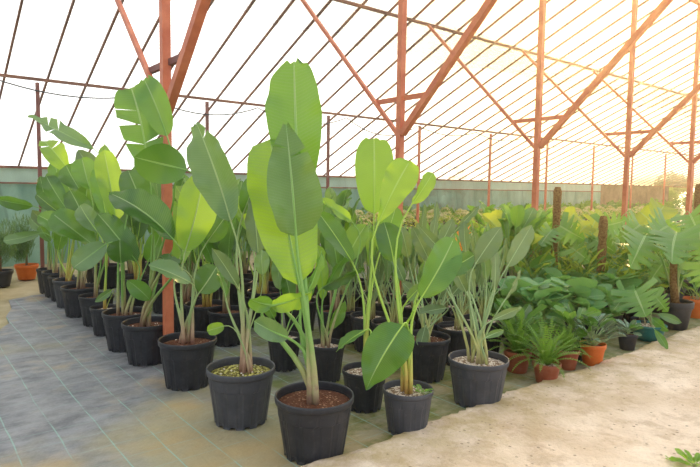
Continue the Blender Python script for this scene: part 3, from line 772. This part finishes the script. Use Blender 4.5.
# ================================================================== generic plants
ORD = ['first', 'second', 'third', 'fourth', 'fifth', 'sixth', 'seventh', 'eighth', 'ninth', 'tenth', 'eleventh', 'twelfth', 'thirteenth', 'fourteenth', 'fifteenth',
       'sixteenth', 'seventeenth', 'eighteenth', 'nineteenth', 'twentieth', 'twenty-first', 'twenty-second', 'twenty-third', 'twenty-fourth', 'twenty-fifth', 'twenty-sixth']
def site(px, d):
    p = at(px, 230, d); return (p.x, p.y)
def clump(name, seed, n, h, L, Wd, lean, mats, pot=(.2, .34, 'pot', 'soil', 'nursery'), shape='broad', stalk='stalk', r0=.014, r1=.005, droop=(.2, .9),
          hspread=.35, rows=12, cols=3, bend=.12, cup=.42, back=0.0, tears=0, tgap=.08, tearfrom=.35, petiole=1.0, wave=.05, spread0=.05, splay=0.0):
    rr = random.Random(seed); t = thing(name, None, None)
    zs = pot_parts(t, pot[0], pot[1], pot[2], pot[3], pot[4], 0, rr) if pot else 0.0
    for i in range(n):
        az = i * 2.399 + rr.uniform(-.4, .4); k = i / max(1, n - 1)
        le = lean[0] + (lean[1] - lean[0]) * k * rr.uniform(.7, 1.2)
        hh = (h - zs) * (1 - hspread * k * rr.uniform(.5, 1.2)) * petiole
        dr = V((math.cos(az), math.sin(az), 0))
        B = V((0, 0, zs)) + dr * (math.sin(le) * hh * (1 + splay)) + V((0, 0, math.cos(le) * hh))
        dp = droop[0] + (droop[1] - droop[0]) * rr.uniform(.2, 1.0) * (.4 + .6 * k)      # angle from vertical of the blade
        l = L * rr.uniform(.75, 1.15); w_ = Wd * l / L * rr.uniform(.85, 1.15)
        az2 = az + rr.uniform(-.5, .5); d2 = V((math.cos(az2), math.sin(az2), 0))
        T = B + d2 * math.sin(dp) * l + V((0, 0, math.cos(dp) * l))
        nr = V((0, 0, 1)) * math.sin(dp) - d2 * math.cos(dp)
        nr = Quaternion((T - B).normalized(), rr.uniform(-1.0, 1.0)) @ nr
        tr = ()
        if tears:
            tr = tuple((sg * (.14 + .72 * (q + rr.uniform(.2, .5)) / tears), tgap * rr.uniform(.7, 1.2)) for q in range(tears) for sg in (-1, 1))
        a = rr.uniform(0, 6.28); q = rr.uniform(0, spread0)
        leaf(t, (math.cos(a) * q, math.sin(a) * q, zs - .008), B, T, w_, nr, rr.choice(mats), shape, bend * rr.uniform(-.3, 1.3) * -1 if back else bend, cup, wave, tr, rows, cols,
             stalk, r0, r1, rng=rr, up=.5, seg=6, back=back, tearfrom=tearfrom)
    return t
def place(proto, used, x, y, rz, sc, label, cat, group=None, z=0.0):
    if proto.name not in used: used.add(proto.name); c = proto
    else: c = copy_tree(proto)
    c.location = (x, y, z); c.rotation_euler = (0, 0, rz); c.scale = (sc, sc, sc)
    for k in ('label', 'category', 'group'):
        if k in c: del c[k]
    return tag(c, label, cat, group)
used = set(); rq = random.Random(21)

# --- banana-like plants massed behind the left row
ban = [clump('bird_of_paradise_plant', 100 + s, 7, 1.05, .55, .21, (.05, .30), ['dark', 'dark', 'mid', 'mid', 'pale'], (.21, .36, 'pot', 'soil', 'nursery'), ['broad', 'oval'][s % 2], ['stalk', 'stalk_red', 'stalk_y'][s % 3], .017, .006, (.1, .7)) for s in range(6)]
mid_pots = [(228, 343), (335, 341), (262, 325), (300, 330), (186, 330)]
n = 0
for (px, py) in mid_pots:
    g = ground(px, py)
    place(ban[n % 6], used, g.x, g.y, rq.uniform(0, 6.28), rq.uniform(.92, 1.0), ['leafy plant in the black pot right behind the mossy-soil pot', 'leafy plant in the large black pot behind the tallest stem', 'shaded leafy plant behind the long pointed leaf stems',
          'shaded leafy plant between the tallest stem and the mossy-soil plant', 'leafy plant in the black pot just right of the nearest red post, behind'][n], 'potted plant'); n += 1
for ci, X in enumerate((2.62, 3.35, 4.1, 4.85)):
    row = 0
    y = 5.6 + .25 * ci
    while y < 10.4:
        xx, yy = X + rq.uniform(-.08, .08), y + rq.uniform(-.08, .08)
        sc = rq.uniform(.92, 1.12) * (1.0 if ci < 2 else .93)
        place(ban[n % 6], used, xx, yy, rq.uniform(0, 6.28), sc, '%s leafy plant from the front in the %s file inward from the left row' % (ORD[row], ORD[ci + 1]), 'potted plant', 'leafy plants massed behind the left row')
        n += 1; row += 1; y += .72
# --- grey crane flower plants in the middle
rei = [clump('crane_flower_plant', 200 + s, 13, .85, .36, .095, (.05, .55), ['grey', 'grey', 'pale', 'mid'], (.2, .34, 'pot', 'soil_chip', 'nursery'), ['tapered', 'lance'][s % 2], 'stalk_g', .010, .0035, (.05, .55), bend=.05, cup=.4) for s in range(4)]
spots = [(372, 5.6), (395, 5.3), (440, 5.5), (462, 5.2), (352, 5.9), (384, 6.4), (415, 6.2), (448, 6.3), (470, 5.9), (486, 5.5), (400, 7.0), (430, 7.1), (462, 7.0), (370, 7.1), (345, 6.9), (415, 7.9), (445, 8.0), (385, 7.9), (475, 7.7), (355, 7.9), (330, 7.6)]
rs = sorted(spots, key=lambda q: (round(q[1]), q[0])); cnt = {}
for i, (px, d) in enumerate(rs):
    x, y = site(px, d); k = round(d); cnt[k] = cnt.get(k, -1) + 1
    place(rei[i % 4], used, x, y, rq.uniform(0, 6.28), rq.uniform(.92, 1.05), 'grey-leaved narrow plant, %s from the left in the %s line behind the path-edge pots' % (ORD[cnt[k]], ORD[k - 5]), 'potted plant', 'grey-leaved plants in the middle')

# ================================================================== ferns
def frond_mesh(rr, l, w, arch, az, z0, mat):
    mb = MB(); dr = V((math.cos(az), math.sin(az), 0)); side = V((-math.sin(az), math.cos(az), 0))
    n = 21; pts = []
    for i in range(n + 1):
        t = i / n
        ang = arch[0] + (arch[1] - arch[0]) * t
        if i == 0: p = V((0, 0, z0)) + dr * .015
        else: p = pts[-1] + (dr * math.sin(ang) + V((0, 0, 1)) * math.cos(ang)) * (l / n) + side * .0015 * math.sin(i * .3 + az)
        pts.append(p)
    mb.tube(pts[::2], [.0025 * (1 - i / 15) + .0006 for i in range(len(pts[::2]))], 4)
    for i in range(3, n + 1):
        t = i / n; pw = w * math.sin(math.pi * min(1, .12 + t * .86))**.7 * (1 if t < .95 else .5)
        tg = (pts[i] - pts[i - 1]).normalized(); nr = side.cross(tg).normalized()
        for sg in (-1, 1):
            o = (side * sg * .93 + tg * .32 - nr * .12 + V((rr.uniform(-.08, .08), rr.uniform(-.08, .08), rr.uniform(-.1, .1)))).normalized()
            hw = l / n * .27
            a = pts[i]; vs = [a - tg * hw * .6, a + o * pw * .45 - tg * hw, a + o * pw + tg * hw * .2, a + o * pw * .5 + tg * hw, a + tg * hw * .6]
            mb.add(vs, [(0, 1, 3, 4), (1, 2, 3)] if sg > 0 else [(4, 3, 1, 0), (3, 2, 1)], [(.3, t), (.2, t), (.1, t), (.4, t), (.4, t)])
    return mb
def fern(seed, n, l, w, pot):
    rr = random.Random(seed); t = thing('potted_fern', None, None); zs = pot_parts(t, *pot, 0, rr)
    for i in range(n):
        k = i / n; az = i * 2.399 + rr.uniform(-.3, .3)
        a0 = .02 + .75 * k; a1 = .25 + 2.2 * k + rr.uniform(-.2, .4)
        frond_mesh(rr, l * rr.uniform(.8, 1.15), w, (a0, a1), az, zs, None).build('frond', M['fern'], t)
    return t
def setp(t, px, py, label, cat, rz=0, group=None, sc=1):
    g = ground(px, py); t.location = (g.x, g.y, 0); t.rotation_euler = (0, 0, rz); t.scale = (sc, sc, sc); return tag(t, label, cat, group)
setp(fern(1, 52, .38, .030, (.118, .17, 'pot_brown', 'soil_chip', 'flower')), 546, 382, 'feathery bright fern in the red-brown pot at the path edge', 'fern')
setp(fern(2, 46, .34, .028, (.122, .19, 'pot_brown', 'soil', 'flower')), 517, 371, 'darker fern in a red-brown pot beside the large dark grey pot', 'fern')
setp(fern(3, 46, .26, .028, (.115, .18, 'pot_brown', 'soil', 'flower')), 566, 368, 'fern behind the bright path-edge fern, left of the orange pot', 'fern')
g0 = fern(4, 50, .36, .03, (.115, .18, 'pot_brown', 'soil', 'flower')); setp(g0, 534, 357, 'fern farther back between the two red-brown pots', 'fern')

# ================================================================== small foliage plants at the path edge
def cl2(kind, seed):
    if kind == 'calathea': return clump('striped_leaf_plant', seed, 40, .30, .15, .055, (.1, 1.15), ['cala', 'cala', 'cala', 'dark'], (.118, .2, 'pot_orange', 'soil', 'flower'), 'oval', 'stalk_g', .004, .002, (.6, 1.75), rows=7, cols=2, hspread=.5, splay=.25, petiole=1.6)
    if kind == 'synga': return clump('arrowhead_plant', seed, 30, .54, .22, .17, (.1, 1.05), ['syn'], (.13, .2, 'pot', 'soil', 'flower'), 'heart', 'stalk', .005, .0025, (1.0, 1.8), rows=8, cols=4, hspread=.5, back=.28, cup=.12, splay=.1)
    if kind == 'mons': return clump('split_leaf_plant', seed, 11, .95, .40, .34, (.1, .75), ['mons'], (.195, .33, 'pot', 'soil', 'flower'), 'heart', 'stalk', .012, .006, (1.0, 1.9), rows=18, cols=6, hspread=.35, back=.25, tears=4, tgap=.10, tearfrom=.34, cup=.08, splay=.1)
    if kind == 'monsmall': return clump('split_leaf_plant', seed, 6, .42, .27, .24, (.1, .8), ['mons'], (.175, .19, 'pot_teal', 'soil_chip', 'bowl'), 'heart', 'stalk', .007, .004, (.9, 1.6), rows=18, cols=6, hspread=.3, back=.25, tears=4, tgap=.08, tearfrom=.35, cup=.08)
    if kind == 'philo': return clump('philodendron', seed, 22, .80, .28, .14, (.08, .7), ['fresh', 'mid', 'bright', 'gold'], (.16, .28, 'pot', 'soil', 'flower'), 'oval', 'stalk', .007, .003, (.3, 1.5), rows=8, cols=3, hspread=.55)
    if kind == 'strap': return clump('strap_leaf_plant', seed, 38, .50, .50, .04, (.05, .6), ['strap', 'strap', 'mid'], (.17, .28, 'pot', 'soil', 'flower'), 'strap', 'stalk', .006, .004, (.4, 2.0), rows=9, cols=2, hspread=.6, bend=.22, cup=.4)
    if kind == 'dark': return clump('broad_leaf_plant', seed, 20, .40, .24, .11, (.1, .9), ['dark', 'mid'], (.13, .2, 'pot', 'soil', 'flower'), 'oval', 'stalk', .005, .003, (.6, 1.6), rows=8, cols=3, hspread=.5)
setp(cl2('calathea', 31), 592, 364, 'bushy plant of small silver-striped leaves in the orange pot', 'potted plant')
c2 = clump('striped_leaf_plant', 32, 18, .2, .14, .05, (.1, 1.1), ['cala', 'dark'], (.10, .17, 'pot', 'soil', 'flower'), 'oval', 'stalk_g', .004, .002, (.6, 1.9), rows=7, cols=2, hspread=.5, petiole=1.3)
setp(c2, 627, 349, 'small dark-leaved plant in the small black pot between orange pot and teal bowl', 'potted plant')
tq = lambda n: tuple((sg * (.14 + .72 * (q + .35) / n), .14) for q in range(n) for sg in (-1, 1))
ms_ = dict(shape='heart', back=.28, tears=tq(4), rows=24, cols=6, tearfrom=.30, cup=.15, bend=.1, wave=.01)
t, zs, d, rr = pot_plant('split_leaf_plant', 'young split-leaf plant in the teal bowl', 648, 340, .175, .18, 'soil_chip', 'pot_teal', 'bowl', chips=40)
hero(t, zs, d, rr, [(635,291,646,317,42,-.1,-.3,0,'mons',dict(ms_)), (626,292,612,312,24,0,-.1,10,'mons',dict(ms_)), (655,296,668,312,20,.1,0,0,'mons',dict(ms_)), (645,305,640,286,14,.1,.15,0,'mid',dict(shape='oval'))], r0=.007, r1=.0035)
t, zs, d, rr = pot_plant('split_leaf_plant', 'large split-leaf plant in the black pot at the right path edge', 674, 328, .195, .33, 'soil', 'pot', 'flower')
b = MB(); b.tube([V((0, 0, zs)), V((-.02, .03, .55)), V((.03, .06, .85)), V((.08, .1, 1.0))], [.05, .042, .04, .03], 8); b.build('trunk', M['moss'], t, True)
tq = lambda n: tuple((sg * (.14 + .72 * (q + .35) / n), .14) for q in range(n) for sg in (-1, 1))
mo = dict(shape='heart', back=.25, tears=tq(4), rows=24, cols=6, tearfrom=.28, cup=.15, bend=.1, wave=.01)
hero(t, zs, d, rr, [
 (676,234,672,264,46,-.3,-.6,0,'mons',dict(mo)), (645,236,630,268,44,-.1,-.4,-10,'mons',dict(mo)), (700,232,708,262,44,-.2,-.4,10,'mons',dict(mo)),
 (668,226,650,238,40,.2,-.1,0,'mons',dict(mo)), (655,218,664,206,30,.5,.7,0,'gold',dict(shape='oval')), (690,214,700,236,36,.2,.0,0,'mons',dict(mo)), (640,225,618,238,34,.3,.1,0,'mons',dict(mo)),
 (700,262,716,290,36,-.1,-.2,0,'mons',dict(mo)), (664,262,648,285,24,.2,.1,0,'mons',dict(mo))], r0=.012, r1=.005)
b1 = clump('broad_leaf_plant', 36, 12, .42, .3, .10, (.1, .9), ['dark', 'mid'], (.14, .25, 'pot_orange', 'soil', 'flower'), 'oval', 'stalk', .006, .003, (.6, 1.6), rows=8, cols=3)
setp(b1, 694, 317, 'plant in the orange pot at the right picture edge', 'potted plant')
b2 = cl2('strap', 37); setp(b2, 660, 312, 'strap-leaved plant behind the black pot of the large split-leaf plant', 'potted plant')
# trailing leaves beside the teal bowl
t, zs, d, rr = pot_plant('broad_leaf_plant', 'trailing long-leaved plant just behind the teal bowl', 640, 334, .11, .18, 'soil', 'pot', 'flower')
hero(t, zs, d, rr, [(657,314,682,323,9,-.2,-.3,0,'pale',dict(shape='lance')), (652,318,669,331,10,-.3,-.5,0,'mid',dict(shape='tapered')), (655,330,668,350,8,-.6,-.8,0,'mid',dict(shape='lance')), (645,300,660,290,12,.1,.1,0,'mid',dict(shape='oval'))], r0=.006, r1=.003)
# mound of arrowhead plants
sy = [cl2('synga', 40), cl2('synga', 41), cl2('synga', 42)]
mounds = [(547, 5.9), (572, 6.2), (598, 6.4), (616, 6.75), (560, 6.6), (588, 7.0), (530, 6.1), (613, 7.2), (545, 7.0)]
for i, (px, d) in enumerate(mounds):
    x, y = site(px, d)
    place(sy[i % 3], used, x, y, rq.uniform(0, 6.28), rq.uniform(.9, 1.1), ['pale arrow-leaved plant right behind the bright fern', 'pale arrow-leaved plant behind the silver-striped plant, to its left', 'broad pale arrow-leaved plant directly above the orange pot',
        'arrow-leaved plant just left of the teal bowl plant', 'arrow-leaved plant second line back above the bright fern', 'arrow-leaved plant second line back above the orange pot', 'arrow-leaved plant beside the fan of narrow grey leaves',
        'arrow-leaved plant second line back above the small black pot', 'arrow-leaved plant farthest back beneath the second post to the right'][i], 'potted plant', 'arrow-leaved plants in a low mound')
dk = [cl2('dark', 50), cl2('dark', 51)]
for i, (px, d) in enumerate([(522, 5.2), (530, 6.5), (505, 6.2), (578, 5.35), (640, 6.9), (575, 7.1), (608, 7.6)]):
    x, y = site(px, d)
    place(dk[i % 2], used, x, y, rq.uniform(0, 6.28), 1.0, 'dark-leaved low plant, %s from the left among the arrow-leaved plants' % ORD[[1, 2, 0, 4, 6, 3, 5][i]], 'potted plant', 'dark low plants among the mound')

# --- taller plants behind, in loose lines
mn = [cl2('mons', 60), cl2('mons', 61)]; st_ = [cl2('strap', 62), cl2('strap', 63), cl2('strap', 64)]; ph = [cl2('philo', 65), cl2('philo', 66)]
WORD = {'m': ('split-leaf plant', mn), 's': ('strap-leaved olive plant', st_), 'p': ('bright green bushy plant', ph)}
lines = [
 ('nearest', 7.3, [(516,'p'),(535,'s'),(560,'s'),(585,'s'),(606,'s'),(628,'s'),(646,'s')]),
 ('second', 8.0, [(503,'p'),(524,'p'),(548,'s'),(574,'m'),(600,'s'),(622,'m'),(648,'s'),(676,'s'),(700,'m')]),
 ('third', 8.8, [(492,'p'),(514,'p'),(534,'p'),(562,'m'),(590,'p'),(614,'s'),(640,'m'),(668,'s'),(694,'s')]),
 ('fourth', 9.8, [(480,'p'),(500,'s'),(522,'p'),(545,'p'),(572,'s'),(598,'m'),(625,'p'),(655,'p'),(685,'m'),(712,'s')]),
 ('fifth', 11.0, [(470,'s'),(492,'p'),(515,'p'),(540,'p'),(568,'p'),(595,'s'),(620,'p'),(648,'m'),(676,'p'),(705,'p')]),
 ('sixth', 12.4, [(500,'p'),(530,'p'),(560,'p'),(590,'p'),(618,'p'),(645,'p'),(672,'p'),(698,'p')]),
]
for (ln, d0, items) in lines:
    for i, (px, k) in enumerate(items):
        x, y = site(px, d0 + rq.uniform(-.2, .2))
        nm, pr = WORD[k]; scl = {'m': 1.0, 's': .98, 'p': 1.08 if d0 < 9 else .95}[k] * rq.uniform(.93, 1.07) * (1.22 if k == 'p' and px < 545 and d0 < 9 else 1.0)
        place(pr[rq.randrange(len(pr))], used, x, y, rq.uniform(0, 6.28), scl, '%s, %s from the left in the %s line behind the low mound' % (nm, ORD[i], ln), 'potted plant', 'tall mixed plants right of centre')
# --- fibre poles with climbers
for (px, d, h, lab) in [(556, 7.6, 1.66, 'tall brown fibre pole standing among leaves beside the third red post'), (603, 7.2, 1.30, 'brown fibre pole between the split-leaf plants, left of the fourth red post'), (696, 8.9, 1.75, 'brown fibre pole in front of the right-hand red post')]:
    x, y = site(px, d); b = MB(); rr = random.Random(int(px))
    n = 26; b.tube([V((0, 0, h * i / n)) for i in range(n + 1)], [.052 + rr.uniform(-.006, .006) for i in range(n)] + [.035], 12)
    o = b.build('fibre_pole', M['moss'], None, True); o.location = (x, y, 0); tag(o, lab, 'plant support', 'brown fibre poles')
def heroat(name, label, px, d, leaves, potspec, **kw):
    x, y = site(px, d); t = thing(name, label, 'potted plant', (x, y, 0)); rr = random.Random(int(px)); zs = pot_parts(t, *potspec, 0, rr)
    hero(t, zs, d, rr, leaves, **kw); return t
heroat('split_leaf_plant', 'split-leaf plant spreading around the tallest fibre pole', 563, 7.3, [
 (560,226,585,240,30,0,-.2,0,'mons',dict(mo)), (552,230,540,246,24,0,-.1,0,'mons',dict(mo)), (572,248,590,262,26,-.1,-.3,0,'mons',dict(mo)), (566,222,576,212,20,.3,.4,0,'gold',dict(shape='oval'))], (.15, .28, 'pot', 'soil', 'flower'), r0=.009, r1=.004)
heroat('split_leaf_plant', 'yellow-green split-leaf plant left of the shorter fibre pole', 592, 7.7, [
 (590,232,600,210,26,.1,.3,0,'gold',dict(mo)), (602,226,626,220,26,0,.1,0,'mons',dict(mo)), (596,240,615,252,28,-.2,-.4,0,'mons',dict(mo)), (586,226,574,238,20,0,0,0,'gold',dict(mo)), (640,212,652,222,28,.4,.2,0,'gold',dict(shape='oval'))], (.15, .28, 'pot', 'soil', 'flower'), r0=.009, r1=.004)

# ================================================================== benches with flowering pots, far
def rosette(seed, mats, hh):
    rr = random.Random(seed); t = thing('flowering_plant', None, None); zs = pot_parts(t, .085, .13, 'pot', 'soil', 'flower', 0, rr)
    for m_, cnt_, r_, nm in ((mats[0], 110, .17, 'foliage'), (mats[1], 90, .15, 'bloom')):
        mb = MB()
        for i in range(cnt_):
            a = rr.random() * 6.28; e = rr.uniform(.0 if nm == 'foliage' else .5, 1.5); r = r_ * rr.uniform(.75, 1.05)
            c = V((math.cos(a) * math.cos(e) * r, math.sin(a) * math.cos(e) * r, zs + .02 + math.sin(e) * hh * (1.0 if nm == 'bloom' else .9)))
            u = V((rr.uniform(-1, 1), rr.uniform(-1, 1), rr.uniform(-.5, .5))).normalized(); v_ = u.orthogonal().normalized(); q = rr.uniform(.018, .034)
            mb.add([c - u * q, c + v_ * q * .6, c + u * q, c - v_ * q * .6], [(0, 1, 2, 3)], [(.5, 0), (1, .5), (.5, 1), (0, .5)])
        o = mb.build(nm, M[m_], t); o['kind'] = 'stuff'
    sm = MB(); sm.tube([V((0, 0, zs)), V((0, 0, zs + hh * .6))], [.012, .006], 5); sm.build('stem', M['brownstem'], t)
    return t
ro = [rosette(1, ('gold', 'cream'), .20), rosette(2, ('fern', 'cream'), .24), rosette(3, ('gold', 'cream'), .22), rosette(4, ('fern', 'cream'), .18)]
for bi, yb in enumerate((9.0, 10.35, 11.45)):
    b = thing('plant_bench', ['low plant bench in front, carrying cream and green pots', 'low plant bench in the middle of three, far side', 'low plant bench nearest the clouded rear wall'][bi], 'bench', (0, yb, 0), 0, 'benches of small plants')
    xa, xb = 6.0 + bi * .5, 25.5
    q = MB(); q.box(xa, xb, -.28, .28, .50, .53); q.build('bench_top', M['bench'], b)
    xx = xa + .1
    while xx < xb:
        for sy_ in (-.22, .22):
            q = MB(); q.box(xx - .02, xx + .02, sy_ - .02, sy_ + .02, 0, .50); q.build('leg', M['bench'], b)
        xx += 3.2
    xx = xa + .25; k = 0
    while xx < xb - .1 and k < 26:
        lab = ['small cream-topped', 'small pale-tufted', 'small yellow-green', 'small creamy'][k % 4] + ' plant, %s from the left on the %s bench' % (ORD[k], ['front', 'middle', 'rear'][bi])
        place(ro[(k + bi) % 4], used, xx, yb + rq.uniform(-.1, .1), rq.uniform(0, 6.28), rq.uniform(1.35, 1.6), lab, 'potted plant', 'small plants on the far benches', .53)
        xx += .40 + .022 * k; k += 1

# ================================================================== hedge by the wall, conifers, outdoor trees
def bush(name, seed, n, rx, rz_, z0, q0, mat, potspec=None, trunk=None, upright=0.0):
    rr = random.Random(seed); t = thing(name, None, None); zs = pot_parts(t, *potspec, 0, rr) if potspec else 0
    mb = MB(); cents = [(V((rr.uniform(-.6, .6) * rx, rr.uniform(-.6, .6) * rx, z0 + rr.uniform(-.5, .7) * rz_)), rr.uniform(.4, .65)) for _ in range(9)]
    for i in range(n):
        c0, k = cents[rr.randrange(9)]
        v = V((rr.gauss(0, 1), rr.gauss(0, 1), rr.gauss(0, 1))).normalized() * rr.uniform(.6, 1.0)
        c = c0 + V((v.x * rx * k, v.y * rx * k, v.z * rz_ * k)); c.z = max(c.z, zs + .02)
        u = (v + V((rr.uniform(-1, 1), rr.uniform(-1, 1), rr.uniform(-.5, 1) + upright * 3)) * .7).normalized(); s_ = u.orthogonal().normalized(); s_ = Quaternion(u, rr.random() * 6.28) @ s_
        q = q0 * rr.uniform(.7, 1.3); w_ = q * (.5 if upright == 0 else .07)
        mb.add([c - u * q, c + s_ * w_, c + u * q, c - s_ * w_], [(0, 1, 2, 3)], [(.5, 0), (1, .5), (.5, 1), (0, .5)])
    o = mb.build('foliage', M[mat], t); o['kind'] = 'stuff'
    tb = MB(); tb.tube([V((0, 0, zs - .01)), V((.01, 0, z0))], [trunk or .025, .01], 6); tb.build('trunk', M['brownstem'], t, True)
    return t
hd = [bush('hedge_shrub', 70 + i, 1400, .36, .40, .58, .042, m_) for i, m_ in enumerate(('fern', 'mid', 'fern'))]
k = 0; x = 7.6
while x < 30.5:
    place(hd[k % 3], used, x, 12.1 + rq.uniform(-.08, .08), rq.uniform(0, 6.28), rq.uniform(1.0, 1.2) * (1.0 if x < 20 else 1.1), 'rounded green shrub against the rear wall, %s from the left' % (ORD[k] if k < 26 else 'last'), 'shrub', 'shrubs along the rear wall')
    x += 1.02; k += 1
cf = bush('potted_conifer', 80, 2600, .27, .36, .66, .05, 'needle', (.185, .25, 'pot_orange', 'soil', 'flower'), .02, 1.0)
g = ground(27, 279); place(cf, used, g.x, g.y, 0, 1.0, 'soft needle-leaved shrub in the orange pot by the rear wall', 'shrub')
cf2 = bush('potted_conifer', 81, 2600, .27, .36, .66, .05, 'needle', (.18, .25, 'pot', 'soil', 'flower'), .02, 1.0)
g = ground(1, 286); place(cf2, used, g.x, g.y, 0, 1.0, 'needle-leaved shrub in the black pot at the left edge', 'shrub')
tr_ = [bush('outdoor_tree', 85, 2600, 1.5, 1.1, 2.0, .12, 'tree', None, .12), bush('outdoor_tree', 86, 2600, 1.3, 1.0, 1.6, .12, 'tree', None, .12)]
for i, (x, y, s) in enumerate([(35.0, 14.6, .62), (39.6, 14.2, .7), (43.5, 17.5, .95), (41, 11.5, .8)]):
    place(tr_[i % 2], used, x, y, i * 1.3, s, ['tree outside, just right of the brown screen wall end', 'tree outside beyond the far right corner', 'larger tree farthest away outside at right', 'low tree outside near the right picture edge'][i], 'tree', 'trees outside the far end')
# weed in the near corner of the path, and a sprout in one pot
def weed(name, p, r, n, label, mat='bright'):
    rr = random.Random(9); t = thing(name, label, 'weed', p)
    for i in range(n):
        az = i * 2.399; l = r * rr.uniform(.6, 1.1); d_ = V((math.cos(az), math.sin(az), 0)); up_ = rr.uniform(.15, .9)
        B = d_ * l * .35 + V((0, 0, l * up_ * .5)); T = d_ * l + V((0, 0, l * up_))
        leaf(t, (0, 0, 0), B, T, l * .33, V((0, 0, 1)), mat, 'oval', rows=5, cols=2, r0=.0015, r1=.0008, rng=rr, seg=4)
    return t
g = ground(694, 468, .05); weed('weed', (g.x, g.y, .05), .12, 26, 'small green weed growing on the path at the lower right corner')
g = ground(672, 462, .05); weed('weed', (g.x, g.y, .05), .05, 8, 'tiny sprig beside the corner weed on the path')

# little clover-like sprout in the small pot with the hanging leaf
g = ground(407, 430); p = at(424, 381, dist(g) - .06)
weed('sprout', (p.x, p.y, .26), .09, 12, 'small clover-like sprout in the pot of the hanging leaf', 'fresh')
